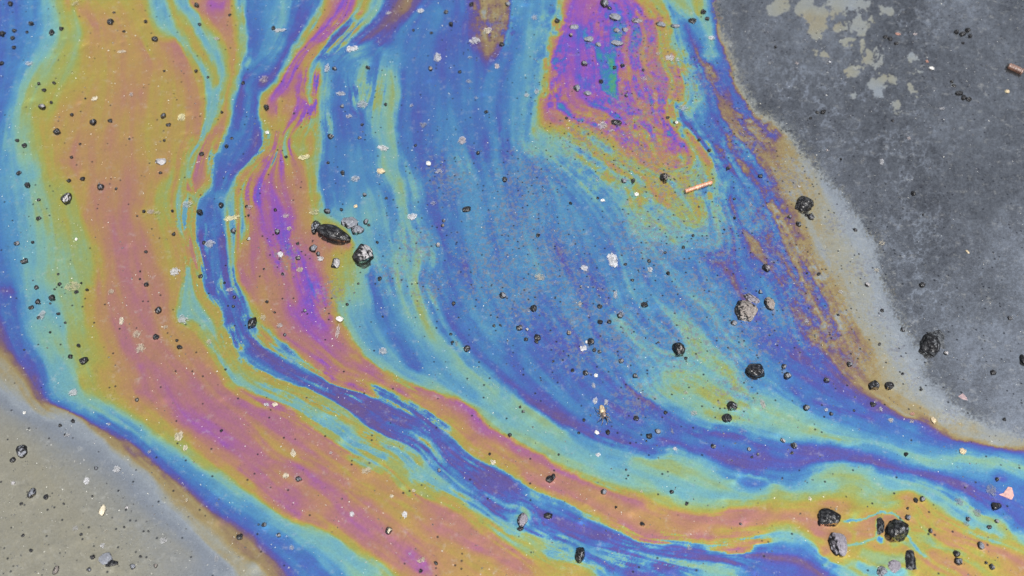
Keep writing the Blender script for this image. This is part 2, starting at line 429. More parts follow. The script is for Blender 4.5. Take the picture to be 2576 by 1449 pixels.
def build_T():
    """thickness everywhere by relaxing between the traced iso lines (coarse to fine)"""
    segs = []
    for ln in LINES.strip().split('\n'):
        v, p = ln.split(':'); segs.append((float(v), P(p)))
    num = np.zeros((GH, GW), np.float64); den = np.zeros((GH, GW), np.float64)
    for v, p in segs:
        for (x0, y0), (x1, y1) in zip(p[:-1], p[1:]):
            n = max(2, int(math.hypot(x1 - x0, y1 - y0)/CELL*1.5))
            t = np.linspace(0, 1, n)
            xi = ((x0 + (x1 - x0)*t + MX)/CELL).astype(int); yi = ((y0 + (y1 - y0)*t + MY)/CELL).astype(int)
            ok = (xi >= 0) & (xi < GW) & (yi >= 0) & (yi < GH)
            np.add.at(num, (yi[ok], xi[ok]), v); np.add.at(den, (yi[ok], xi[ok]), 1)
    pyr = [(num, den)]
    while min(pyr[-1][0].shape) > 16:
        n, d = pyr[-1]
        h, w = (n.shape[0] + 1)//2*2, (n.shape[1] + 1)//2*2
        n = np.pad(n, ((0, h - n.shape[0]), (0, w - n.shape[1]))); d = np.pad(d, ((0, h - d.shape[0]), (0, w - d.shape[1])))
        f = lambda a: a[0::2, 0::2] + a[1::2, 0::2] + a[0::2, 1::2] + a[1::2, 1::2]
        pyr.append((f(n), f(d)))
    T = None
    for n, d in pyr[::-1]:
        m = d > 0; c = np.where(m, n/np.maximum(d, 1e-9), 0)
        if T is None: T = np.full(n.shape, c[m].mean())
        else:
            T = np.repeat(np.repeat(T, 2, 0), 2, 1)[:n.shape[0], :n.shape[1]]
        it = 60 if n.shape[1] < 500 else 40
        for _ in range(it):
            T[m] = c[m]
            p = np.pad(T, 1, mode='edge')
            T = 0.25*(p[:-2, 1:-1] + p[2:, 1:-1] + p[1:-1, :-2] + p[1:-1, 2:])
        T[m] = c[m]
    return blur(T.astype(np.float32), 1)

def region(poly, soft):
    """soft mask of a set of round brushes x,y,r"""
    yy, xx = np.mgrid[0:GH, 0:GW].astype(np.float32); xx = xx*CELL - MX; yy = yy*CELL - MY
    m = np.zeros((GH, GW), np.float32)
    for x, y, r in poly:
        m = np.maximum(m, np.exp(-((xx - x)**2 + (yy - y)**2)/(r*r)))
    return m

FLOW = [(1100,200,92),(1100,400,85),(1300,500,75),(1450,750,62),(1600,600,62),(1800,600,62),(2000,700,60),(1600,950,40),(1900,1000,28),(2300,1080,15),(1500,150,95),(1520,330,50),(1700,330,60),(1850,300,50),
    (100,200,100),(300,500,90),(350,900,60),(700,1100,35),(1100,1300,35),(1500,1300,22),(2000,1300,3),(1000,700,72),(1500,1400,15),(700,600,85),(700,150,125),(900,80,125),(300,100,90),(1350,200,97),(1000,300,88),
    (1250,900,50),(2200,800,62),(2300,400,55),(2450,1300,35),(840,760,55)]

def guide():
    yy, xx = np.mgrid[0:GH, 0:GW].astype(np.float32); xx = xx*CELL - MX; yy = yy*CELL - MY
    c = 0; s = 0
    for x, y, a in FLOW:
        w = 1/(((xx - x)**2 + (yy - y)**2)/1e4 + 0.05)**1.5
        c = c + w*math.cos(math.radians(2*a)); s = s + w*math.sin(math.radians(2*a))
    n = np.sqrt(c*c + s*s); return c/n, s/n
GUIDE = None

def lic(T, noise, steps, h):
    Tb = blur(T, 5)
    gy, gx = np.gradient(Tb); n = np.sqrt(gx*gx + gy*gy) + 1e-4
    vx, vy = -gy, gx
    # make the direction continuous: smooth its double angle
    a2 = np.arctan2(vy, vx)*2
    c = blur(np.cos(a2)*n, 6) + 0.022*GUIDE[0]; s = blur(np.sin(a2)*n, 6) + 0.022*GUIDE[1]
    a = np.arctan2(s, c)*0.5
    dx, dy = np.cos(a), np.sin(a)
    H, W = T.shape
    y0, x0 = np.mgrid[0:H, 0:W].astype(np.float32)
    acc = noise.copy(); w = 1.0
    for sg in (1, -1):
        x, y = x0.copy(), y0.copy(); px, py = sg*dx, sg*dy
        for i in range(steps):
            x += px*h; y += py*h
            xi = np.clip(x, 0, W - 1).astype(np.int32); yi = np.clip(y, 0, H - 1).astype(np.int32)
            acc += noise[yi, xi]
            qx, qy = dx[yi, xi], dy[yi, xi]
            f = np.where(qx*px + qy*py < 0, -1, 1).astype(np.float32)
            px, py = qx*f, qy*f
    acc -= acc.mean(); return acc/acc.std()

BARE = "1800,-200 1800,20 1812,60 1830,105 1836,140 1852,185 1868,218 1890,255 1912,285 1945,300 1985,330 2022,385 2070,440 2105,480 2165,555 2203,615 2214,690 2249,768 2284,838 2302,868 2335,884 2322,925 2318,945 2345,962 2385,985 2400,1020 2445,1050 2500,1066 2549,1090 2580,1106 2900,1130 2900,-200"
PATCHES = [(2095, 10, 34), (2135, 25, 22), (2170, 12, 26), (2150, 60, 20), (2060, 50, 26), (2050, 80, 22), (2030, 35, 20), (2165, 80, 18), (2140, 75, 16), (2185, 60, 12),
    (2165, 118, 13), (2175, 145, 17), (2195, 160, 17), (2190, 130, 12), (2212, 145, 14), (2195, 210, 20), (2218, 205, 22), (2210, 232, 16), (2240, 212, 13), (2138, 180, 15),
    (2290, 215, 11), (2305, 185, 14), (2300, 230, 9), (2290, 140, 13), (2252, 272, 15), (2150, 168, 11), (2055, 135, 12), (2075, 145, 10), (2112, 65, 16), (1955, 12, 26), (2020, 20, 24), (2230, 20, 16), (2130, 107, 9), (2150, 235, 10)]

def inside(poly):
    yy, xx = np.mgrid[0:GH, 0:GW].astype(np.float32); xx = xx*CELL - MX; yy = yy*CELL - MY
    m = np.zeros((GH, GW), bool)
    for (x0, y0), (x1, y1) in zip(poly, poly[1:] + poly[:1]):
        if y0 == y1: continue
        c = (y0 > yy) != (y1 > yy)
        m ^= c & (xx < (x1 - x0)*(yy - y0)/(y1 - y0) + x0)
    return m

TRAILS = [(2.2, 4, "2278,1338 2290,1355 2302,1374 2318,1394 2330,1402"), (2.3, 4, "2100,1383 2135,1374 2165,1368 2190,1360 2202,1350 2208,1330 2204,1312 2218,1298"), (2.6, 8, "2206,1352 2220,1360"),
    (0.9, 3.0, "2115,1309 2145,1310 2180,1302 2215,1290 2248,1292 2275,1316 2286,1335"), (4.9, 17, "2160,1384 2195,1400 2240,1412 2285,1402"), (4.0, 12, "2150,1418 2185,1436 2235,1446 2285,1440"), (4.4, 5, "2085,1445 2110,1430 2150,1420"),
    (5.0, 5, "2130,1330 2150,1340 2145,1362"), (6.8, 6, "2322,1300 2345,1340 2390,1365 2430,1370"), (6.9, 5, "2350,1380 2400,1400 2450,1410"), (6.9, 5, "2370,1330 2420,1345"), (4.5, 4, "2330,1380 2380,1378 2440,1395"),
    (4.1, 2.5, "1262,330 1258,370 1290,400"), (4.2, 3, "1395,1330 1400,1345 1440,1360 1500,1390"), (4.8, 5, "1296,1290 1320,1283 1345,1295 1350,1310"), (4.6, 4, "1345,1300 1365,1325 1420,1345"),
    (2.2, 4, "640,860 700,905 760,930"), (4.4, 3, "650,850 700,885 770,915 830,950"), (3.0, 3, "700,880 760,905 800,935"), (5.6, 3, "520,560 515,600 522,640"), (4.4, 3, "840,480 846,520 830,545")]

def trails():
    yy, xx = np.mgrid[0:GH, 0:GW].astype(np.float32); xx = xx*CELL - MX; yy = yy*CELL - MY
    val = np.zeros((GH, GW), np.float32); wt = np.zeros((GH, GW), np.float32)
    for v, w, p in TRAILS:
        p = P(p); m = np.zeros((GH, GW), np.float32); L = len(p) - 1
        for i, ((x0, y0), (x1, y1)) in enumerate(zip(p[:-1], p[1:])):
            dx, dy = x1 - x0, y1 - y0; t = np.clip(((xx - x0)*dx + (yy - y0)*dy)/(dx*dx + dy*dy), 0, 1)
            d2 = (xx - x0 - t*dx)**2 + (yy - y0 - t*dy)**2; s = (i + t)/L
            m = np.maximum(m, (0.45 if w < 7 else 0.9)*np.exp(-(d2/(w*w))**2)*np.clip(4*s*(1 - s)*2 + 0.35, 0, 1))
        val = np.where(m > wt, v, val); wt = np.maximum(wt, m)
    return blur(val, 1)*0 + val, wt*0.92

def build_field():
    """returns maps on the plan grid: T0, streaks, activity, fleck density, bare mask"""
    global GUIDE
    GUIDE = guide()
    T = build_T()
    nz = RNG.randn(GH, GW).astype(np.float32)
    s1 = lic(T, nz, 14, 1.3)
    s2 = lic(T, blur(nz, 2)*6, 22, 2.0)
    s3 = lic(T, blur(RNG.randn(GH, GW).astype(np.float32), 5)*20, 24, 4.0)
    act = region([(470, 520, 60), (500, 640, 55), (590, 560, 50), (590, 720, 45), (600, 860, 60), (690, 900, 60), (800, 960, 70), (900, 1010, 70), (980, 1060, 80),
        (1060, 1110, 80), (1100, 1170, 90), (1180, 1220, 90), (1250, 1280, 80), (1330, 1330, 70), (1420, 1370, 70), (1560, 1400, 70), (1700, 1430, 70),
        (700, 1010, 70), (820, 1070, 70), (930, 1130, 70), (800, 200, 50), (800, 290, 50), (700, 400, 60), (640, 480, 60), (870, 90, 60), (930, 230, 50), (500, 380, 50),
        (2390, 1370, 100), (1650, 1360, 50), (1850, 1370, 60), (540, 720, 40)], 0)
    brk = region([(1130, 450, 110), (1330, 450, 140), (1300, 560, 170), (1240, 680, 170), (1400, 650, 180), (1460, 760, 160), (1300, 760, 130), (1600, 380, 170), (1480, 350, 130), (1700, 460, 170),
        (1640, 600, 200), (1800, 600, 160), (1900, 560, 120), (1960, 640, 120), (2020, 720, 120), (2080, 820, 120), (1760, 750, 180), (1700, 850, 150), (1860, 850, 150), (1560, 850, 150), (1660, 200, 130), (1760, 200, 90), (1610, 110, 100), (1620, 290, 110),
        (1880, 350, 100), (1980, 450, 100), (1560, 250, 60), (1450, 890, 100), (1600, 1000, 90), (1050, 620, 90), (1080, 720, 80), (1990, 800, 120), (2150, 900, 70), (1850, 980, 90), (980, 690, 60), (1250, 60, 50),
        (720, 640, 60), (830, 740, 60), (2110, 560, 60), (2170, 680, 60), (2220, 790, 60), (2262, 880, 55), (2300, 950, 50), (2390, 1040, 40), (40, 1380, 150), (260, 1410, 110), (100, 1220, 70)], 0)
    Tb = blur(T, 4); gy, gx = np.gradient(Tb); n = np.sqrt(gx*gx + gy*gy) + 0.006
    cool = region([(1150, 300, 130), (1200, 480, 130), (1200, 650, 130), (1320, 700, 150), (1400, 560, 120), (1430, 760, 110), (1850, 560, 90), (1850, 680, 110), (1780, 700, 90), (1560, 900, 80), (1500, 1020, 60), (1900, 800, 90), (1650, 1080, 40)], 0)
    rag = region([(1395, 60, 45), (1390, 150, 45), (1385, 240, 45), (1240, 60, 50), (1600, 90, 90), (1590, 180, 90), (1640, 250, 90), (1560, 290, 70), (1690, 330, 80), (1720, 400, 60), (1480, 330, 60), (1600, 350, 90), (1700, 180, 60), (1850, 380, 90), (1950, 550, 80), (2020, 700, 80), (2080, 820, 70), (1500, 420, 80), (1650, 480, 80), (1780, 480, 60)], 0)
    bare0 = blur(inside(P(BARE)).astype(np.float32), 3)
    patch = region(PATCHES, 0)
    swell = region([(2150, 260, 120), (2230, 340, 130), (2080, 260, 90), (2000, 230, 80), (2290, 420, 90), (2290, 60, 80), (2310, 560, 110), (2330, 740, 90), (2050, 330, 60), (2300, 640, 80)], 0)
    return T, s1, s2, s3, act, brk, gx/n, gy/n, bare0, patch, swell, rag, trails(), 4*blur(bare0, 5)*(1 - blur(bare0, 5)), cool

def film_at(F, u, v):
    """film order and masks at plan positions u, v (arrays)"""
    T, s1, s2, s3, act, brk, gx, gy, bare0, patch, swell, rag, trail, bedge, cool = F
    A = samp(act, u, v); B = samp(brk, u, v)
    w1x = fbm(u/80, v/80, 0, 4, 0.5); w1y = fbm(u/80 + 9, v/80 + 31, 1, 4, 0.5)
    w2x = fbm(u/17, v/17, 2, 4, 0.66); w2y = fbm(u/17 + 5, v/17 + 11, 3, 4, 0.66)
    a1 = 3.0 + 4*A + 4*B; a2 = 1.3 + 1.2*A + 2.0*B + 8*samp(rag, u, v)
    S1 = samp(s1, u, v); S2 = samp(s2, u, v); S3 = samp(s3, u + 6*w1x, v + 6*w1y)
    nx = samp(gx, u, v); ny = samp(gy, u, v)
    sm = np.clip((samp(T, u, v) - 0.2)/1.6, 0.12, 1)
    sm = np.maximum(sm, 0.65*np.clip((900 - u)/200, 0, 1)*np.clip((samp(T, u, v) + 0.6)/0.8, 0, 1))
    G = samp(rag, u, v)
    off = sm*(2.4 + 14.0*A + 3.8*B)*S2 + (1.4 + 8.5*A + 1.5*B)*S1 + (1.8 + 8*A)*S3
    uu = u + a1*w1x + a2*w2x + nx*off; vv = v + a1*w1y + a2*w2y + ny*off
    t0 = samp(T, uu, vv)
    t = t0 + sm*(S1*(0.05 + 0.10*A + 0.05*B) + S2*(0.09 + 0.16*A + 0.14*B) + S3*(0.16 + 0.12*A + 0.08*B))
    t = t + sm*(0.13*fbm(u/110, v/110, 4, 4) + B*0.13*fbm(u/11, v/11, 5, 3) + G*(0.50*fbm(u/14 + 3, v/14, 2, 4, 0.7) + 0.30*S2 + 0.15*S1))
    free = np.clip((u - 1740)/90, 0, 1)*np.clip((1010 - v)/80, 0, 1)
    lo = np.clip((t0 - 1.95)/0.2, 0, 1)*1.95 - (1 - np.clip((t0 - 1.95)/0.2, 0, 1))*9
    lo = lo - 12*free
    t = np.where(t < lo + 0.3, lo + 0.3*np.exp(np.clip((t - lo - 0.3)/0.3, -20, 0)), t)
    t = t + 0.42*samp(cool, u, v)*np.clip((t - 1.9)/0.4, 0, 1)*np.clip((3.9 - t)/0.8, 0, 1)
    tv = samp(trail[0], u + 2*w2x, v + 2*w2y); tw = samp(trail[1], u + 2*w2x, v + 2*w2y)
    t = t*(1 - tw) + tv*tw
    bare = samp(bare0, u + 2.5*w1x + 2.5*w2x, v + 2.5*w1y + 2.5*w2y) + 0.42*fbm(u/5, v/5, 1, 4, 0.8)*samp(bedge, u, v)
    bare = np.clip(bare, 0, 1)
    pa = samp(patch, u + 7*w1x + 5*w2x, v + 7*w1y + 5*w2y) + 0.10*fbm(u/26, v/26, 3, 4)
    pm = np.clip((pa + 0.05*fbm(u/7, v/7, 2, 3, 0.7) - 0.44)/0.14, 0, 1)*0.85
    t = np.where(bare > 0.5, 0.36 + 0.16*fbm(u/60, v/60, 5, 2), t)
    ridge = 1 - np.abs(fbm(u/34, v/34, 1, 5, 0.6))
    veil = 0.33 + 0.07*fbm(u/150, v/150, 2, 3) + 0.55*samp(swell, u, v)*np.clip(ridge*1.6 - 0.9, 0, 1) + 0.06*fbm(u/5, v/5, 0, 3) + 0.05*fbm(u/22, v/22, 3, 4, 0.7) + 0.02*S3
    veil = veil + 0.28*np.clip((u - 2330)/220, 0, 1)*np.clip((v - 480)/300, 0, 1)
    return t, A, B, bare*(1 - pm), veil, free

# ---------------------------------------------------------------- plan <-> ground
KS = 36.0/35.0/2576.0
CT, ST = math.cos(TILT), math.sin(TILT)

def ground(u, v):
    sx = (u - 1288)*KS; sy = (724.5 - v)*KS
    t = HGT/(CT - sy*ST)
    return sx*t, cam.location.y + (ST + sy*CT)*t

def mpu(v):                                        # metres per plan unit across, at row v
    return KS*HGT/(CT - (724.5 - v)*KS*ST)

def plan(x, y):
    dy = y - cam.location.y
    w = HGT*CT + dy*ST                             # depth along the view axis
    return 1288 + x/w/KS, 724.5 - (dy*CT - HGT*ST)/w/KS

def lin(c):
    return tuple((x/255/12.92 if x <= 10 else ((x/255 + 0.055)/1.055)**2.4) for x in c)

# ---------------------------------------------------------------- node helpers
def new_mat(name):
    m = bpy.data.materials.new(name); m.use_nodes = True; m.node_tree.nodes.clear()
    return m, m.node_tree

class N:
    def __init__(s, nt): s.nt = nt
    def __call__(s, typ, props=None, **ins):
        n = s.nt.nodes.new('ShaderNode' + typ)
        for k, v in (props or {}).items(): setattr(n, k, v)
        for k, v in ins.items():
            key = int(k[1:]) if k[0] == 'i' and k[1:].isdigit() else k.replace('_', ' ')
            if isinstance(v, bpy.types.NodeSocket): s.nt.links.new(v, n.inputs[key])
            else: n.inputs[key].default_value = v
        return n
    def math(s, op, a, b=0.0, clamp=False):
        return s('Math', dict(operation=op, use_clamp=clamp), i0=a, i1=b).outputs[0]
    def ss(s, x, lo, hi):
        return s('MapRange', dict(interpolation_type='SMOOTHSTEP'), Value=x, From_Min=lo, From_Max=hi).outputs[0]
    def mixc(s, f, a, b, mode='MIX'):
        return s('Mix', dict(data_type='RGBA', blend_type=mode), i0=f, i6=a, i7=b).outputs[2]

# ---------------------------------------------------------------- what the wet ground looks like
def ground_material(name):
    m, nt = new_mat(name); n = N(nt)
    out = n('OutputMaterial')
    film = n('Attribute', dict(attribute_name='film')).outputs['Fac']
    brk = n('Attribute', dict(attribute_name='broken')).outputs['Fac']
    bare = n('Attribute', dict(attribute_name='bare')).outputs['Fac']
    veil = n('Attribute', dict(attribute_name='veil')).outputs['Fac']
    pos = n('NewGeometry').outputs['Position']
    ns = lambda sc, det=3.0, rough=0.6, dist=0.0: n('TexNoise', Vector=pos, Scale=sc, Detail=det, Roughness=rough, Distortion=dist).outputs['Fac']
    lo, hi = RAMP[0][0], RAMP[-1][0]
    wob = n.math('MULTIPLY', n.math('SUBTRACT', ns(2600, 2), 0.5), 0.34)
    wob2 = n.math('MULTIPLY', n.math('SUBTRACT', ns(620, 5, 0.75, 0.4), 0.5), n('MapRange', Value=brk, To_Min=0.35, To_Max=1.9).outputs[0])
    least = n('MapRange', Value=film, From_Min=1.95, From_Max=2.12, To_Min=-6.0, To_Max=2.18).outputs[0]
    least = n.math('SUBTRACT', least, n.math('MULTIPLY', n('Attribute', dict(attribute_name='free')).outputs['Fac'], 12.0))
    f = n('MapRange', Value=n.math('MAXIMUM', n.math('ADD', film, n.math('ADD', wob, wob2)), least), From_Min=lo, From_Max=hi).outputs[0]
    cr = n('ValToRGB', i0=f)
    el = cr.color_ramp.elements
    while len(el) > 1: el.remove(el[0])
    for i, (t, r, g, b) in enumerate(RAMP):
        e = el[0] if i == 0 else el.new((t - lo)/(hi - lo))
        e.position = (t - lo)/(hi - lo); e.color = (*lin((r, g, b)), 1)
    col = cr.outputs[0]
    # water without film on the right: dark, with a bluish scum
    vr = n('ValToRGB', i0=n.math('ADD', veil, n.math('MULTIPLY', n.math('SUBTRACT', ns(1400, 5, 0.8), 0.5), 0.95)))
    ve = vr.color_ramp.elements
    ve[0].position = 0.0; ve[0].color = (*lin((58, 63, 72)), 1)
    ve[1].position = 1.0; ve[1].color = (*lin((156, 166, 180)), 1)
    e = ve.new(0.4); e.color = (*lin((101, 107, 116)), 1)
    col = n.mixc(bare, col, vr.outputs[0])
    # torn film: flecks where it has drawn back from the grit below
    fl = n.math('MULTIPLY', ns(520, 6, 0.72, 0.5), 1.0)
    thr = n('MapRange', Value=brk, From_Min=0.0, From_Max=1.0, To_Min=0.70, To_Max=0.505).outputs[0]
    fleck = n.ss(n.math('SUBTRACT', fl, thr), 0.0, 0.022)
    thin = n.ss(film, -0.7, 0.2)
    fleck = n.math('MULTIPLY', n.math('MULTIPLY', fleck, thin), n.math('SUBTRACT', 1.0, bare))
    fc = n.mixc(ns(1800, 3), (*lin((104, 112, 134)), 1), (*lin((158, 158, 162)), 1))
    col = n.mixc(n.math('MULTIPLY', fleck, 0.66), col, fc)
    # pinholes and dust
    vo = n('TexVoronoi', Vector=pos, Scale=430.0)
    rnd = n('SeparateColor', Color=vo.outputs['Color']).outputs[0]
    dens = n.math('ADD', n.math('MULTIPLY', brk, 0.30), n.math('ADD', n.math('MULTIPLY', bare, 0.12), 0.085))
    hole = n.math('MULTIPLY', n.ss(vo.outputs['Distance'], 0.26, 0.12), n.math('LESS_THAN', rnd, dens))
    col = n.mixc(n.math('MULTIPLY', hole, 0.9), col, (*lin((30, 36, 48)), 1))
    vo2 = n('TexVoronoi', Vector=pos, Scale=620.0)
    r2 = n('SeparateColor', Color=vo2.outputs['Color']).outputs[1]
    dust = n.math('MULTIPLY', n.ss(n.math('ADD', vo2.outputs['Distance'], n.math('MULTIPLY', ns(2200, 2), 0.3)), 0.34, 0.22), n.math('LESS_THAN', r2, 0.045))
    # grit seen through the film: faint lighter mottling
    mot = n.ss(ns(210, 7, 0.8), 0.54, 0.68)
    col = n.mixc(n.math('MULTIPLY', mot, 0.24), col, (*lin((205, 205, 200)), 1))
    low = n.ss(ns(230, 6, 0.75), 0.53, 0.70)
    col = n.mixc(n.math('MULTIPLY', low, n('MapRange', Value=brk, To_Min=0.14, To_Max=0.30).outputs[0]), col, (*lin((70, 74, 84)), 1))
    g1 = n('MapRange', Value=ns(2600, 3, 0.8), From_Min=0.25, From_Max=0.75, To_Min=-0.20, To_Max=0.20).outputs[0]
    g2 = n('MapRange', Value=ns(1100, 3, 0.7), From_Min=0.25, From_Max=0.75, To_Min=-0.11, To_Max=0.11).outputs[0]
    grain = n.math('ADD', 1.0, n.math('ADD', g1, g2))
    col = n.mixc(1.0, col, grain, 'MULTIPLY')
    refl = n.mixc(1.0, col, (*REFL, 1), 'MULTIPLY')
    bump = n('Bump', Strength=0.25, Distance=0.00006, Height=n.math('ADD', ns(900, 3), n.math('MULTIPLY', fleck, 0.8))).outputs[0]
    rough = n('MapRange', Value=n.math('ADD', fleck, bare), To_Min=0.07, To_Max=0.20).outputs[0]
    gl = n('BsdfAnisotropic', Color=refl, Roughness=rough, Normal=bump)
    base = n.mixc(n.math('MULTIPLY', dust, 0.8), n.mixc(mot, (0.004, 0.004, 0.004, 1), (0.010, 0.010, 0.009, 1)), (0.10, 0.098, 0.09, 1))
    df = n('BsdfDiffuse', Color=base, Normal=bump)
    add = n('AddShader', i0=gl.outputs[0], i1=df.outputs[0])
    nt.links.new(add.outputs[0], out.inputs[0])
    return m

def stone_material(name, core, rough, coat=0.0, dusty_sheen=True):
    """wet tarry stone with grey dust and painted sky sheen on its top and right; the object colour tints both, its alpha is how much"""
    m, nt = new_mat(name); n = N(nt); out = n('OutputMaterial')
    tc = n('TexCoord').outputs['Object']; oi = n('ObjectInfo')
    nz = n('TexNoise', Vector=tc, Scale=2.6, Detail=6.0, Roughness=0.7).outputs['Fac']
    fine = n('TexNoise', Vector=tc, Scale=9.0, Detail=4.0, Roughness=0.75).outputs['Fac']
    up = n('VectorMath', dict(operation='DOT_PRODUCT'), i0=n('NewGeometry').outputs['Normal'], i1=(0.42, -0.10, 0.90)).outputs['Value']  # leans right: sheen from the brighter sky side is painted into the colour
    k = n.math('ADD', n.math('MULTIPLY', oi.outputs['Alpha'], 0.60), n.math('ADD', n.math('MULTIPLY', n.math('SUBTRACT', nz, 0.5), 1.1), n.math('MULTIPLY', n.math('SUBTRACT', up, 0.88), 0.65)))
    mask = n.ss(k, 0.31, 0.43)
    dust_sheen = n.mixc(n.ss(fine, 0.35, 0.7), n.mixc(1.0, oi.outputs['Color'], (0.35, 0.35, 0.38, 1), 'MULTIPLY'), oi.outputs['Color'])
    col = n.mixc(mask, core, dust_sheen)
    b = n('Bump', Strength=0.22, Distance=0.08, Height=n.math('ADD', fine, n.math('MULTIPLY', nz, 1.5))).outputs[0]
    p = n('BsdfPrincipled', Base_Color=col, Roughness=n('MapRange', Value=mask, To_Min=rough, To_Max=0.75).outputs[0], Normal=b)
    p.inputs['IOR'].default_value = 1.5; nt.links.new(n('MapRange', Value=n.ss(nz, 0.46, 0.62), To_Min=0.02, To_Max=0.40).outputs[0], p.inputs['Specular IOR Level'])
    nt.links.new(p.outputs[0], out.inputs[0]); return m

def chip_material(name):
    """pale aggregate just under the film: mottled, with the film lying over parts of it"""
    m, nt = new_mat(name); n = N(nt); out = n('OutputMaterial')
    tc = n('TexCoord').outputs['Object']; oi = n('ObjectInfo'); rv = n.math('MULTIPLY', oi.outputs['Random'], 40.0)
    off = n('CombineXYZ', X=rv, Y=rv, Z=rv).outputs[0]
    v = n('VectorMath', dict(operation='ADD'), i0=tc, i1=off).outputs[0]
    nz = n('TexNoise', Vector=v, Scale=1.9, Detail=4.0, Roughness=0.62).outputs['Fac']
    ln = n('VectorMath', dict(operation='LENGTH'), i0=n('VectorMath', dict(operation='MULTIPLY'), i0=tc, i1=(1, 1, 0)).outputs[0]).outputs['Value']
    k = n.math('ADD', n.math('MULTIPLY', n.math('SUBTRACT', nz, 0.5), 3.4), n.math('SUBTRACT', n.math('MULTIPLY', oi.outputs['Alpha'], 1.0), n.math('POWER', ln, 2.5)))
    a = n.math('MULTIPLY', n.ss(k, -0.15, 0.35), n('MapRange', Value=oi.outputs['Alpha'], To_Min=0.10, To_Max=0.78).outputs[0])
    col = n.mixc(n.ss(nz, 0.4, 0.62), n.mixc(1.0, oi.outputs['Color'], (0.55, 0.55, 0.55, 1), 'MULTIPLY'), oi.outputs['Color'])
    p = n('BsdfPrincipled', Base_Color=col, Roughness=0.6, Alpha=a)
    nt.links.new(p.outputs[0], out.inputs[0]); return m

MAT_TAR = stone_material('tarry_stone', (0.003, 0.003, 0.0035, 1), 0.20)
MAT_CHIP = chip_material('pale_aggregate')

def simple_stone(name, rough=0.5, var=0.35, spec=0.4):
    m, nt = new_mat(name); n = N(nt); out = n('OutputMaterial')
    tc = n('TexCoord').outputs['Object']; oi = n('ObjectInfo')
    nz = n('TexNoise', Vector=tc, Scale=3.0, Detail=5.0, Roughness=0.7).outputs['Fac']
    col = n.mixc(n.ss(nz, 0.35, 0.65), n.mixc(1.0, oi.outputs['Color'], (1 - var, 1 - var*1.1, 1 - var*1.2, 1), 'MULTIPLY'), oi.outputs['Color'])
    b = n('Bump', Strength=0.6, Distance=0.1, Height=nz).outputs[0]
    p = n('BsdfPrincipled', Base_Color=col, Roughness=rough, Normal=b)
    nt.links.new(p.outputs[0], out.inputs[0]); return m
MAT_GRAIN = simple_stone('mineral_grain')

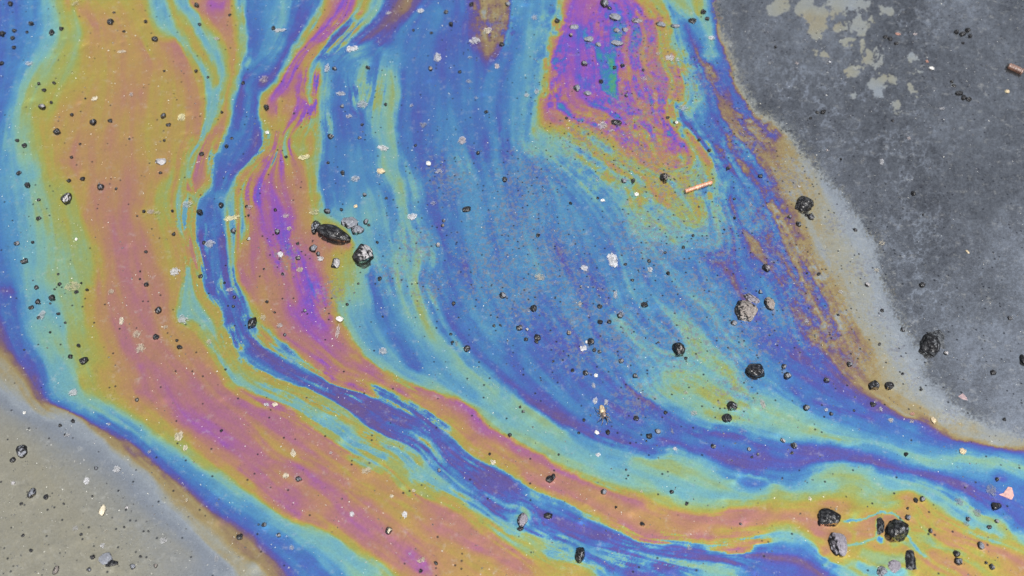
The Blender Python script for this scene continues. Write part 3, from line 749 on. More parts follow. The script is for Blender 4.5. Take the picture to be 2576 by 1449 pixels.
# ---------------------------------------------------------------- stones: lists in plan units (x, y, radius across, radius along, ...)
LONG = (842, 588)
NAMED = [  # u, v, rx, ry, turn deg (plan, clockwise), height factor, sink, amount and tint of dust with painted sheen, facets, label
 (842, 588, 46, 19, 20, 1.0, .30, .25, 'g', 2, 'long glossy black stone with rounded ends, the largest pebble on the film'),
 (795, 572, 11, 19, 10, .9, .40, .55, 'g', 3, 'small dark grey stone touching the left end of the long black stone'),
 (881, 560, 23, 17, 25, .6, .45, .85, 'g', 4, 'flat pale grey angular stone above the long black stone'),
 (899, 578, 17, 13, 15, .7, .42, .80, 'g', 3, 'small rough grey stone beside the right end of the long black stone'),
 (914, 641, 27, 26, 15, .9, .34, .62, 'w', 6, 'chunky black stone with a speckled whitish top below the long black stone'),
 (845, 663, 11, 14, 0, .8, .40, .72, 'w', 3, 'small dark pebble with a pale top left of the chunky speckled stone'),
 (2019, 514, 24, 20, -20, 1.0, .32, .25, 'o', 4, 'round glossy black stone on the tan edge of the film'),
 (1874, 782, 31, 30, 20, .40, .56, .70, 'b', 3, 'large crumbly grey stone with black rim on the blue film'),
 (1890, 752, 22, 13, 25, .35, .62, .68, 'p', 3, 'broken grey crumb on the upper right edge of the large crumbly stone'),
 (1936, 765, 14, 17, -20, .7, .42, .75, 'b', 3, 'brownish grey stone right of the large crumbly grey stone'),
 (1846, 812, 9, 7, 0, .7, .45, .70, 'g', 2, 'tiny grey stone at the lower left of the large crumbly stone'),
 (1706, 878, 17, 17, 10, .95, .34, .45, 'b', 3, 'rounded dark stone with a brown top on the blue and teal film'),
 (1898, 931, 25, 19, 15, .9, .34, .35, 'g', 4, 'oval glossy black stone below the large crumbly grey stone'),
 (2336, 866, 25, 27, 10, .9, .36, .42, 'd', 4, 'rough black stone lying in the bare grey water at the right'),
 (2360, 850, 24, 30, -30, .25, .70, .70, 'd', 3, 'drowned dark rock edge curving round the rough black stone'),
 (2082, 1303, 28, 21, 20, 1.0, .30, .33, 'g', 5, 'large glossy black stone on the orange film, left of its pair'),
 (2108, 1369, 23, 29, -10, .8, .36, .90, 'p', 4, 'smooth purplish grey stone under the large glossy black stone'),
 (2253, 1331, 26, 27, 35, 1.0, .30, .38, 'g', 5, 'glossy black stone at the lower right with a thin film trail'),
 (2214, 1325, 12, 24, 10, .3, .66, .5, 'd', 3, 'drowned grey rock crumb left of the lower right black stone'),
 (2290, 1412, 20, 33, 10, .22, .70, .5, 'd', 3, 'drowned dark rock under purple film by the bottom edge'),
 (2252, 1424, 20, 18, 0, .2, .7, .8, 'p', 3, 'flat bluish rock face under the film by the bottom edge'),
 (2218, 1437, 14, 14, 0, .3, .6, .7, 'g', 3, 'small grey rock at the bottom edge beside the bluish rock face'),
 (1550, 309, 14, 8, 10, .8, .36, .35, 'o', 3, 'small olive black stone under the teal and violet film'),
 (1670, 447, 11, 11, 0, .9, .36, .50, 'b', 3, 'small round dark stone left of the orange twig'),
 (1458, 1394, 13, 19, 5, 1.2, .30, .42, 'g', 3, 'upright black stone at the bottom centre'),
 (1314, 1308, 13, 17, 25, .9, .36, .85, 'p', 3, 'pinkish grey stone circled by a pale film curl'),
 (1309, 1330, 9, 6, 0, .8, .4, .1, 'g', 2, 'black crumb directly under the pinkish grey stone'),
 (1379, 1297, 12, 8, 0, .8, .36, .25, 'g', 2, 'small black stone on the purple stripe right of the pinkish grey stone'),
 (1383, 1206, 11, 9, 0, .9, .36, .15, 'g', 3, 'black pebble with a tilted partner on the orange stripe'),
 (1392, 1199, 6, 7, 30, .8, .4, .3, 'g', 2, 'tilted small black partner of the pebble on the orange stripe'),
 (1840, 1022, 13, 12, -30, .9, .34, .45, 'g', 3, 'dark grey stone on the green film, upper one of a pair'),
 (1827, 1052, 13, 11, 15, .9, .34, .30, 'g', 3, 'dark glossy stone on the green film, lower one of a pair'),
 (635, 813, 11, 16, 10, 1.0, .34, .40, 'g', 3, 'black stone with a grey face on the dark blue stripe'),
 (213, 908, 11, 9, -15, .9, .36, .28, 'g', 3, 'black pebble at the edge of the cyan and yellow film'),
 (399, 781, 9, 9, 0, .9, .36, .45, 'g', 2, 'lone black pebble on the pink film'),
 (57, 1134, 14, 16, 0, .9, .34, .55, 'g', 3, 'black pebble with a smaller neighbour in the grey corner'),
 (33, 1157, 8, 7, 0, .8, .4, .35, 'g', 2, 'smaller neighbour left of the black pebble in the grey corner'),
 (82, 1240, 10, 13, 5, .9, .38, .65, 'g', 3, 'grey topped pebble in the olive grey water'),
 (116, 1250, 6, 7, 0, .8, .4, .35, 'b', 2, 'tiny dark pebble right of the grey topped pebble'),
 (258, 1283, 9, 14, 0, .9, .38, .85, 'c', 2, 'upright pebble with a cream top in the grey water'),
 (268, 1405, 19, 15, 0, .5, .45, .92, 'g', 3, 'wide grey topped stone near the bottom left edge'),
 (280, 1417, 18, 8, -6, .7, .5, .05, 'g', 3, 'black shape put in for the reflection under the wide grey topped stone'),  # dark body added as the stone's mirror image in the film
 (142, 1434, 7, 11, 10, .8, .38, .65, 'b', 2, 'brownish pebble at the bottom left edge'),
 (169, 499, 12, 15, 12, .9, .36, .60, 'w', 3, 'pebble with a black side and pale top on the yellow green film'),
 (978, 1334, 9, 9, 0, .9, .36, .60, 'c', 2, 'pebble with a pale top on the magenta streak'),
 (2197, 968, 14, 11, 5, .95, .34, .45, 'g', 3, 'left one of two dark round stones on the brown edge'),
 (2236, 970, 12, 10, 5, .95, .34, .40, 'g', 3, 'right one of two dark round stones on the brown edge'),
 (1927, 674, 11, 10, 0, .9, .36, .62, 'p', 2, 'purplish round stone between the purple and blue film'),
 (2505, 1272, 12, 10, 0, .95, .34, .2, 'g', 3, 'black stone on the purple stripe near the pink chip'),
 (2575, 905, 10, 15, 0, .95, .34, .25, 'g', 3, 'black stone cut by the right edge'),
 (1175, 877, 9, 9, 0, .9, .36, .50, 'g', 2, 'dark pebble on the rim of the dark blue bay'),
 (1342, 776, 9, 9, 0, .9, .36, .35, 'g', 2, 'dark pebble at the left of the purple blue patch'),
 (1352, 849, 9, 9, 0, .9, .36, .40, 'g', 2, 'dark pebble below the one on the purple blue patch'),
 (1486, 858, 9, 9, 0, .8, .38, .45, 'b', 2, 'dark pebble beside the little white chip on the purple film'),
 (107, 269, 9, 7, 15, .9, .38, .65, 'w', 2, 'pale topped pebble on the green film at the left'),
 (145, 331, 10, 8, 15, 1.0, .34, .38, 'g', 2, 'very black pebble on the orange film at the left'),
 (235, 307, 8, 8, 20, 1.0, .36, .45, 'g', 2, 'black pebble in the middle of the orange film'),
 (390, 99, 8, 7, 0, 1.0, .36, .38, 'g', 2, 'black pebble high on the yellow film'),
 (279, 55, 9, 8, 0, 1.0, .36, .32, 'g', 2, 'black pebble near the top of the yellow film'),
 (412, 292, 6, 8, 20, 1.0, .36, .50, 'g', 2, 'black pebble close to the pale stone on the orange film'),
 (254, 471, 9, 8, 20, 1.0, .36, .50, 'p', 2, 'black pebble with a pinkish flank on the orange film'),
 (405, 408, 14, 11, -20, .6, .50, .95, 'w', 2, 'white topped half drowned stone with a dark rim on the orange film'),
 (832, 344, 8, 7, 0, 1.0, .36, .5, 'w', 2, 'black pebble on the streaky teal film'),
 (1174, 527, 12, 8, -20, .6, .4, .30, 'g', 4, 'jagged small black stone on the blue film'),
 (1547, 43, 15, 12, 0, .5, .45, .90, 'g', 3, 'pale topped rock in the violet film at the top'),
 (1553, 108, 16, 10, 8, .5, .45, .95, 'g', 3, 'broad pale rock in the violet film'),
 (1450, 221, 9, 12, 0, .6, .42, .80, 'g', 2, 'narrow grey rock in the purple film'),
 (1477, 235, 11, 7, 5, .6, .42, .92, 'g', 2, 'bright little rock in the purple film'),
 (1444, 67, 12, 9, 0, .5, .48, .85, 'g', 2, 'brown grey rock on the left flank of the magenta film'),
 (1481, 98, 12, 10, 0, .5, .46, .92, 'g', 2, 'brownish pale rock beside the teal patch'),
 (1505, 112, 8, 8, 0, .6, .45, .9, 'g', 2, 'small pale rock beside the teal patch'),
 (1602, 52, 14, 9, 0, .4, .5, .7, 'p', 2, 'greyish rock under the violet film near the top'),
 (1572, 76, 9, 8, 0, .4, .5, .75, 'p', 2, 'left of two drowned grey rocks under violet film'),
 (1552, 76, 9, 8, 0, .4, .5, .75, 'p', 2, 'right hand neighbour of the violet film rocks'),
 (1520, 8, 11, 12, 0, .8, .4, .65, 'g', 2, 'brown grey stone cut by the top edge over the magenta film'),
 (1662, 62, 13, 8, 20, .5, .48, .7, 'g', 2, 'rough grey rock at the top of the yellow film'),
 (1698, 66, 12, 7, 0, .6, .45, .78, 'g', 2, 'pale grey rock at the top on the blue green film'),
 (1742, 54, 11, 9, 0, .6, .45, .35, 'g', 3, 'dark crumbly rock at the top on the green film'),
]
SMALL = """27,9,7 78,58,6 36,76,5 5,84,8 32,95,6 35,118,6 4,158,6 68,80,4 131,82,8 155,72,7 287,31,4 312,79,4 367,54,4 495,12,6 503,62,5 578,37,4 493,178,4 523,194,4 413,179,4 98,210,4 137,209,4 111,227,6
215,248,3 130,258,4 181,289,5 278,304,6 424,314,6 44,353,5 62,366,8 326,350,3 414,353,4 202,363,3 508,387,6 181,396,5 48,436,6 70,467,9 209,451,6 558,282,4 612,208,5 583,348,4 570,368,5 404,435,4 292,475,4 175,455,5
688,71,6 842,172,6g 926,170,6 670,270,7 740,285,3 861,267,6g 905,347,5g 911,313,4 862,434,6 1122,30,6g 1135,60,7 1263,112,6 1083,172,6b 1157,180,5 1223,282,5 1203,385,5 1270,452,7 1045,365,4 720,395,5 825,409,4 970,262,4 1040,75,4 1085,82,4 1278,12,7g 1186,12,6
1402,53,8 1533,20,6 1436,88,5b 1470,160,8g 1566,165,6 1546,170,5 1512,205,6 1618,176,4 1575,240,5g 1779,47,7 1768,31,6 1592,455,6 1570,455,7g 1680,295,5 1784,378,5 1758,352,4 1831,424,5 1912,443,6 1697,308,4 1425,298,4
2405,80,6 2420,85,8 2433,75,6 2440,90,6 2422,108,4 2400,215,6 2412,235,9 2424,246,7 2394,204,5 2437,250,6 2228,92,6 2255,108,6 2055,283,5 1951,118,4 2240,97,6 2070,282,6 2246,304,4 2038,298,4 2115,400,3 98,503,5 98,550,6 62,657,8 43,613,6g 83,610,4 147,690,4 92,722,7 150,715,5 138,728,3 205,713,3 193,736,5 220,730,4
133,750,7 97,759,7 127,764,3 79,774,6 98,800,5 148,790,5 165,812,4 127,836,3 198,869,5 61,880,3 178,897,6 362,532,5 434,531,4 437,589,5 345,543,3 368,634,5 369,717,6 353,683,3 353,703,3 393,849,7 452,874,6 446,857,4 505,696,6 503,534,8 557,516,8
588,580,7g 513,611,5 626,601,5w 590,748,4 574,770,3 587,771,4 620,518,4 625,541,4 568,930,3 565,712,4 697,583,8g 693,528,4 749,613,5 750,650,7b 788,625,9g 801,641,6g 664,677,3 711,690,4 672,759,4 691,786,3 767,781,5g 717,843,5g 823,532,8g 917,490,5g 972,498,4
859,527,4 920,557,7g 928,566,4 1116,555,5g 1113,567,5b 1101,616,6w 955,700,6 901,713,3 949,609,4 963,796,3 1141,762,5 1243,820,5 1258,818,3 1264,743,8g 1134,840,4 1138,860,4 873,765,4 1353,593,5 1435,511,4 1504,498,4 1573,664,4 1633,656,5 1680,687,5 1591,704,5 1719,622,4 1673,635,4
1743,593,4 1758,520,3 1847,501,4 1848,549,4 1822,578,3 1461,720,4g 1509,770,6 1621,767,8 1431,837,6b 1350,860,6 1306,825,9g 1326,829,4w 1323,854,5 1495,880,5 1508,884,5g 1560,794,7g 1509,810,6 1532,809,6 1473,938,7g 1563,908,6g 1598,945,7g 1912,734,6g 1725,901,5 1440,932,5 1392,909,3 1656,861,3
1985,545,5g 2040,546,8g 2028,542,4 2009,564,8g 2151,578,5g 2181,716,6w 2320,716,8 2270,828,7g 2379,887,6w 2219,780,5 2212,866,4 2541,799,6g 2497,936,7 2296,486,6 2059,690,4 2108,793,4 2270,940,4 2078,957,8g 1980,946,9g 2136,916,8g 1971,922,7g 2030,688,3 2322,540,3
34,1215,6w 152,1071,4 185,1060,5 164,1094,3 243,1178,5g 319,1277,5w 161,1267,3 54,1267,4 233,1248,3 224,1327,3 58,1347,4 79,1385,5 362,1337,3 374,1337,3 234,1402,6 335,1424,7g 225,1432,6g 205,1345,4 313,1326,3 354,1400,4 392,1423,6b 603,1350,9 557,1083,4 345,1006,5b
665,1320,7g 702,1345,6g 1058,1436,5 1097,1416,5 1282,1095,5 1232,1142,4 1105,1182,5g 752,1205,8g 1308,1024,4 1316,1036,4g 1469,1057,4 1600,1052,6 1529,1087,7 1456,1090,4 1633,1098,7 1655,1085,8g 1626,1110,3 1794,1123,7g 1884,1130,6g 1906,1143,4g 1891,1150,4 1674,1037,5 1518,1237,7g 1575,1182,3 1580,1197,3
1689,1237,5 1727,1267,5 1615,1318,6 1549,1276,4 1863,1318,4g 1405,1144,3 2028,1026,8g 2195,1017,8 2090,1041,5g 2148,1033,3 1969,1108,6w 1997,1120,9g 1992,1139,5 2278,1142,5 2508,1205,5 2526,1055,5 2317,980,4 2303,1258,7 2320,1255,7g 2283,1278,4 2283,1300,8g 2340,1334,6g 2435,1305,6g 2488,1325,6 2405,1391,8 2410,1412,9g 2467,1372,9g 2480,1415,5 2495,1425,8g 2507,1310,6g"""  # black clusters at the upper right are put in for dark pits
# pale stones set in the asphalt just under the film: u, v, rx, ry, strength, tint
CHIPS = """190,8,13,11,.5,y 73,160,13,8,.6,w 307,131,15,6,.7,c 225,124,12,12,.35,y 545,97,10,6,.6,p 238,249,8,8,.95,c 457,296,11,13,.85,y 316,283,10,8,.4,c 310,350,14,8,.4,w 345,350,12,10,.35,p 220,360,12,9,.4,w 147,113,12,8,.4,w 330,238,6,8,.5,w 225,350,8,8,.4,p
703,76,17,7,.75,w 885,123,16,11,.9,w 977,33,9,7,.6,w 1058,28,9,8,.8,w 1100,144,11,15,.75,w 1195,103,15,11,.75,w 1227,78,12,12,.75,c 822,172,8,14,.7,w 664,200,13,15,.5,p 858,236,15,9,.65,w 912,262,18,15,.55,w 1182,145,7,6,.5,w 1250,167,7,9,.8,p 963,373,16,8,.85,w 958,432,12,6,.9,c 765,396,15,9,.85,y
1163,355,12,14,.65,p 1105,432,13,6,.55,w 894,450,15,9,.6,w 878,293,9,7,.6,w 1078,411,6,6,1.0,w 1035,265,7,7,.5,w 1065,315,13,10,.45,b 1237,250,6,6,.4,b 1180,410,10,7,.35,g 1180,205,11,8,.45,w 930,215,8,9,.4,w 850,60,6,4,.5,w
380,533,14,9,.5,p 440,685,14,12,.8,w 527,615,15,13,.6,w 460,805,16,13,.65,w 583,548,20,9,.85,y 353,878,16,14,.6,c 345,842,13,11,.55,c 306,808,7,10,.85,c 72,525,9,9,.4,w 185,722,22,14,.55,y 470,515,15,14,.5,w 280,735,10,8,.55,c 105,795,12,14,.55,w 580,730,12,7,.6,w 397,536,10,8,.5,y
115,637,12,10,.3,b 417,825,7,7,.55,c 670,1019,7,5,.8,w 706,641,8,8,.95,w 806,652,9,8,.8,w 720,543,9,8,.6,p 850,836,6,18,.75,p 1037,546,13,9,.85,w 963,885,13,11,.6,w 662,800,8,12,.5,c 790,535,15,9,.6,y 1148,865,5,8,.5,g 755,680,10,8,.6,y 705,820,10,8,.5,w 627,520,10,8,.6,p 727,575,8,7,.6,y
1541,655,13,21,.9,w 1470,675,9,8,.85,w 1357,697,17,13,.5,c 1467,876,10,8,.9,w 1548,742,6,13,.65,w 1562,788,9,8,.6,b 1635,678,8,8,.7,w 1459,765,6,8,.55,c 1601,490,5,4,1.0,w 1493,970,6,8,.6,w 1497,1009,6,9,.8,w 1515,1044,8,12,.5,w
185,987,13,11,.7,w 450,1098,13,13,.75,c 466,1127,6,8,.85,c 218,1211,8,9,.9,w 295,1180,11,9,.7,w 412,1360,10,9,.6,w 170,1096,10,7,.5,w 376,1137,5,5,.5,w 545,1405,8,10,.45,w 275,1067,5,4,.6,w 258,1373,7,7,.7,w 157,1212,12,5,.35,c 190,1330,10,8,.45,w 260,1223,9,7,.4,w 405,1260,10,9,.4,w 470,1258,5,5,.6,c 165,1140,8,8,.4,c
739,1141,8,12,.8,c 719,1196,8,8,.9,c 922,1183,14,10,.6,c 885,1293,6,7,.95,w 1018,1295,7,8,.95,w 1240,1163,7,7,.85,c 1060,1408,12,8,.6,y 692,1019,8,5,.95,c 730,1310,6,10,.35,w 873,1402,10,7,.35,w 832,1139,5,4,.6,w 985,1248,6,4,.8,c 1041,1234,6,4,.7,c 1215,1412,12,4,.4,c
1504,1145,6,5,.95,w 1613,1237,5,4,.6,c 1698,1130,6,5,.8,w 2038,1255,5,6,.85,c 2103,1280,4,4,.5,w 1738,1234,9,9,.4,g 1745,1040,12,8,.45,p 1918,1018,7,15,.6,p 1760,1245,14,12,.35,b 1724,988,7,6,.45,p 1525,1012,6,10,.7,w 1690,1085,5,10,.5,g
2078,1032,6,5,.7,w 2240,1058,8,6,.6,c 2215,1030,5,7,.6,w 2493,1234,16,16,.55,g 2412,1262,14,12,.5,g 2458,1290,13,12,.5,g 2432,1318,12,8,.45,g 2165,1420,10,8,.4,g 2500,1290,14,12,.4,g 2445,1145,10,8,.35,g 2330,1090,9,9,.4,g 2295,1060,8,6,.5,c
2345,171,6,5,1.0,w 2532,230,5,5,.95,y 2302,85,7,4,.7,p 2260,84,5,5,.5,p 2370,273,10,5,.55,w 2130,273,9,5,.4,p 2010,470,5,4,.7,w 2218,408,6,11,.6,w 2286,349,6,5,.5,p 2081,379,4,3,.7,p 2500,300,5,4,.4,w 2005,159,5,5,.6,p 2088,156,3,3,1.0,w 2218,611,10,8,.5,c 2205,680,8,7,.45,c 2115,735,8,7,.45,w
2434,634,3,5,.9,c 2316,644,7,4,.4,w 2400,925,6,6,.35,p 1685,145,12,10,.75,w 1620,197,9,8,.55,w 1475,60,9,10,.4,p 1655,135,8,5,.5,w 1350,230,7,11,.6,w 1345,45,9,11,.5,w 1325,240,8,7,.6,w 1515,318,12,14,.6,w 1538,330,10,5,.5,w 1718,272,16,12,.5,w 1790,96,9,9,.8,w 1705,150,6,7,.6,w"""
TINT = dict(g=(.085, .09, .10), w=(.155, .15, .148), o=(.05, .048, .03), b=(.10, .088, .078), d=(.03, .033, .036), p=(.095, .088, .10), c=(.28, .25, .18), y=(.27, .24, .14))
CTINT = dict(w=(.15, .15, .155), c=(.17, .15, .11), y=(.165, .15, .08), p=(.15, .125, .12), g=(.07, .073, .09), b=(.11, .105, .095))

rnd = random.Random(11)
small = []
for tok in SMALL.split():
    a, b, c = tok.split(','); fl = c[-1] if c[-1].isalpha() else ''
    small.append((float(a), float(b), float(c.rstrip('gwb')), fl))
chips = []
for tok in CHIPS.split():
    a = tok.split(','); 
    if float(a[4]) > .42: chips.append(tuple(float(q) for q in a[:5]) + (a[5],))

# ---------------------------------------------------------------- ground sheet
def axis_x():
    core = np.arange(-0.300, 0.3001, 0.00044)
    o = [core[-1]]; st = 0.0008
    while o[-1] < 40: o.append(o[-1] + st); st *= 1.32
    o = np.array(o[1:]); return np.concatenate([-o[::-1], core, o])
def axis_y():
    y = [-0.142]
    while y[-1] < 0.215:
        v = plan(0, y[-1])[1]; y.append(y[-1] + mpu(v)*2576/1024*1.05)
    core = np.array(y)
    o = [0.0]; st = 0.0008
    while o[-1] < 40: o.append(o[-1] + st); st *= 1.32
    o = np.array(o[1:]); return np.concatenate([core[0] - o[::-1], core, core[-1] + o])
xs, ys = axis_x(), axis_y()
X, Y = np.meshgrid(xs, ys)
Yc = np.clip(Y, -0.16, 0.24); Xc = np.clip(X, -0.36, 0.36)
U, V = plan(Xc, Yc); U = U.astype(np.float32); V = V.astype(np.float32)
F = build_field()
film, act_a, brk_a, bare_a, veil_a, free_a = film_at(F, U, V)
far = np.clip((np.maximum(np.abs(X) - 0.31, np.maximum(-0.15 - Y, Y - 0.225)))/0.15, 0, 1)
brk_a = brk_a*(1 - 0.7*far)
Z = 0.00016*fbm(X*22, Y*22, 0, 3) + 0.00004*fbm(X*150, Y*150, 1, 3)*(1 + brk_a)
Z = Z.astype(np.float64)

def ring(u, v, fn, reach):
    """apply fn(distance m) round a plan point"""
    x, y = ground(u, v)
    i0, i1 = np.searchsorted(xs, [x - reach, x + reach]); j0, j1 = np.searchsorted(ys, [y - reach, y + reach])
    if i1 <= i0 or j1 <= j0: return
    fn((slice(j0, j1), slice(i0, i1)), xs[i0:i1][None, :] - x, ys[j0:j1][:, None] - y)

def meniscus(u, v, rx, ry, a, k=0.16):
    m = mpu(v); rx, ry = rx*m, ry*m/0.9; ca, sa = math.cos(a), math.sin(a)
    def fn(sl, dx, dy):
        p = (ca*dx + sa*dy)/rx; q = (-sa*dx + ca*dy)/ry
        d = (np.sqrt(p*p + q*q) - 1)*min(rx, ry)
        lam = 0.00055
        Z[sl] += 0.00015*min(1, min(rx, ry)/0.0016)*np.exp(-np.clip(d, 0, None)/lam)*k/0.16
    ring(u, v, fn, max(rx, ry) + 0.006)
for s in NAMED: meniscus(s[0], s[1], s[2], s[3], -math.radians(s[4]))
for (u, v, r, fl) in small: meniscus(u, v, r, r, 0)
def hump(u, v, rx, ry, h):
    m = mpu(v)*0.5*(rx + ry)*1.4
    def fn(sl, dx, dy): Z[sl] += h*m*np.exp(-(dx*dx + dy*dy)/(m*m))
    ring(u, v, fn, 3*m)
for c in chips: hump(c[0], c[1], c[2], c[3], 0.05)
for k in range(420):                               # stones that only lift the film
    u, v = rnd.uniform(0, 2576), rnd.uniform(0, 1449)
    hump(u, v, *(2*[rnd.uniform(4, 13)]), rnd.uniform(0.04, 0.16)*(0.3 if u > 2150 else 1))
Z *= (1 - far)

def make_sheet():
    ny, nx = X.shape
    idx = np.arange(ny*nx).reshape(ny, nx)
    q = np.stack([idx[:-1, :-1], idx[:-1, 1:], idx[1:, 1:], idx[1:, :-1]], -1)
    fm = film[:-1, :-1]; bm = bare_a[:-1, :-1]
    slick = (fm > 0.3) & (bm < 0.5)
    slick = blur(slick.astype(np.float32), 1) > 0.5
    slick &= far[:-1, :-1] < 0.5
    co = np.stack([X.ravel(), Y.ravel(), Z.ravel()], -1).astype(np.float32)
    res = []
    for name, mask in (('wet_asphalt', ~slick), ('oil_slick', slick)):
        f = q[mask]; used = np.zeros(ny*nx, bool); used[f.ravel()] = True
        mp = np.cumsum(used) - 1; f = mp[f]; me = bpy.data.meshes.new(name)
        c = co[used]; nf = len(f)
        me.vertices.add(len(c)); me.vertices.foreach_set('co', c.ravel())
        me.loops.add(nf*4); me.loops.foreach_set('vertex_index', f.ravel().astype(np.int32))
        me.polygons.add(nf); me.polygons.foreach_set('loop_start', np.arange(0, nf*4, 4, dtype=np.int32))
        me.polygons.foreach_set('use_smooth', np.ones(nf, bool))
        me.update(calc_edges=True)
        for an, arr in (('film', film), ('broken', brk_a), ('bare', bare_a), ('veil', veil_a), ('free', free_a)):
            at = me.attributes.new(an, 'FLOAT', 'POINT'); at.data.foreach_set('value', np.asarray(arr, np.float32).ravel()[used])
        me.materials.append(ground_material(name + '_surface'))
        o = bpy.data.objects.new(name, me); scene.collection.objects.link(o); res.append(o)
    return res
asphalt, slick_ob = make_sheet()
asphalt['kind'] = 'structure'
slick_ob['label'] = 'rainbow coloured oil slick flowing in bands over the wet asphalt'; slick_ob['category'] = 'oil slick'

def z_at(x, y):
    i = min(max(int(np.searchsorted(xs, x)) - 1, 0), len(xs) - 2); j = min(max(int(np.searchsorted(ys, y)) - 1, 0), len(ys) - 2)
    return float(Z[j, i])

# ---------------------------------------------------------------- stone shapes (unit size)
def rock_mesh(name, seed, facets, sub, rough=0.10, mat=None, flat=False):
    bm = bmesh.new(); bmesh.ops.create_icosphere(bm, subdivisions=sub, radius=1.0)
    c = np.array([v.co[:] for v in bm.verts]); r = np.random.RandomState(seed)
    for k in range(facets*2 + 2):                  # chop flat faces
        n = r.randn(3); n[2] *= 0.8; n /= np.linalg.norm(n); d = r.uniform(0.62, 0.86)
        s = c @ n; over = np.clip(s - d, 0, None); c -= over[:, None]*n*0.92
    ph = r.rand(3)*50
    nn = c/np.linalg.norm(c, axis=1)[:, None]
    h = fbm(nn[:, 0]*1.6 + nn[:, 2] + ph[0], nn[:, 1]*1.6 - nn[:, 2] + ph[1], seed % 6, 2)*rough
    h += fbm(nn[:, 0]*5 + 2*nn[:, 2] + ph[1], nn[:, 1]*5 - 2*nn[:, 2] + ph[2], (seed + 2) % 6, 3)*rough*0.35
    c = c + nn*h[:, None]
    lo_, hi_ = c.min(axis=0), c.max(axis=0); c = (c - (lo_ + hi_)/2)/((hi_ - lo_)/2)
    for v, p in zip(bm.verts, c): v.co = p
    for f in bm.faces: f.smooth = True
    me = bpy.data.meshes.new(name); bm.to_mesh(me); bm.free()
    if mat: me.materials.append(mat)
    return me

def link(name, me, loc=(0, 0, 0), rot=(0, 0, 0), scale=(1, 1, 1), parent=None):
    o = bpy.data.objects.new(name, me); scene.collection.objects.link(o)
    o.location = loc; o.rotation_euler = rot; o.scale = scale
    if parent: o.parent = parent
    return o

def place(o, u, v, rx, ry, turn, hf, sink):
    m = mpu(v); x, y = ground(u, v)
    hz = min(rx, ry)*m*hf*0.85
    yc = y - hz*(1 - sink)*0.35                    # the body stands up, so its foot is a little nearer
    o.scale = (rx*m, ry*m/0.92, hz); o.rotation_euler = (0, 0, -math.radians(turn))
    o.location = (x, yc, z_at(x, yc) + hz*(1 - 2*sink))

for i, (u, v, rx, ry, turn, hf, sink, dust, tint, fac, label) in enumerate(NAMED):
    me = rock_mesh('stone', 20 + i, fac, 5 if max(rx, ry) > 18 else (4 if max(rx, ry) > 10 else 3), 0.036 if i else 0.02, MAT_TAR)
    o = link('pebble', me); place(o, u, v, rx, ry, turn, hf, sink)
    o.color = (*TINT[tint], dust)  # alpha: how much dust and painted sky sheen
    o['label'] = label; o['category'] = 'pebble'; o['group'] = 'pebbles standing out of the film'

small_meshes = [rock_mesh('small_stone', 300 + k, 2 + k % 3, 3, 0.12, MAT_TAR) for k in range(12)]
LAND = [(842, 586, 'long black stone'), (914, 641, 'chunky speckled stone'), (2019, 514, 'tan edge stone'), (1874, 782, 'large crumbly grey stone'), (1706, 878, 'brown topped dark stone'),
    (1898, 931, 'oval glossy black stone'), (2336, 866, 'rough black stone'), (2082, 1303, 'large glossy black stone'), (2253, 1331, 'trailing glossy stone'), (1757, 472, 'orange twig'),
    (2552, 176, 'brown twig'), (1458, 1394, 'upright black stone'), (1314, 1308, 'pinkish grey stone'), (1834, 1036, 'green film pair'), (635, 813, 'blue stripe stone'),
    (213, 908, 'cyan edge pebble'), (57, 1134, 'grey corner pebble'), (258, 1283, 'cream topped pebble'), (268, 1405, 'wide grey topped stone'), (169, 499, 'yellow green pale pebble'),
    (1515, 1042, 'spider'), (2537, 1242, 'pink chip'), (885, 123, 'white top patch'), (1553, 108, 'broad pale rock'), (399, 781, 'lone pink film pebble'), (405, 408, 'white topped drowned stone'),
    (145, 331, 'very black pebble'), (1541, 655, 'long pale patch'), (279, 55, 'upper left black pebble'), (2216, 969, 'brown edge pair'), (1550, 309, 'olive black stone'),
    (855, 803, 'white pebble'), (978, 1334, 'magenta streak pebble'), (1175, 877, 'blue bay pebble'), (603, 1350, 'foot of cyan band'), (1173, 527, 'jagged small black stone')]
def film_word(u, v):
    t, _, _, b, _, _ = film_at(F, np.array([[u]], np.float32), np.array([[v]], np.float32)); t = float(t[0, 0])
    if b[0, 0] > 0.5: return 'bare grey water'
    for lim, w in ((0.5, 'grey film'), (1.6, 'tan film'), (2.4, 'purple film'), (3.6, 'blue film'), (4.6, 'cyan film'), (5.4, 'green film'), (6.2, 'yellow film'), (7.0, 'orange film'), (7.7, 'pink film'), (8.7, 'magenta film')):
        if t < lim: return w
    return 'teal film'
def where(u, v):
    x, y, n = min(LAND, key=lambda l: (l[0] - u)**2 + (l[1] - v)**2)
    dx, dy = u - x, v - y; d = math.hypot(dx, dy)
    ang = math.degrees(math.atan2(dy, dx)) % 360
    w = ['right of', 'lower right of', 'below', 'lower left of', 'left of', 'upper left of', 'above', 'upper right of'][int((ang + 22.5)//45) % 8]
    return ('just ' if d < 70 else '' if d < 150 else 'well ') + w + ' the ' + n
todo = []
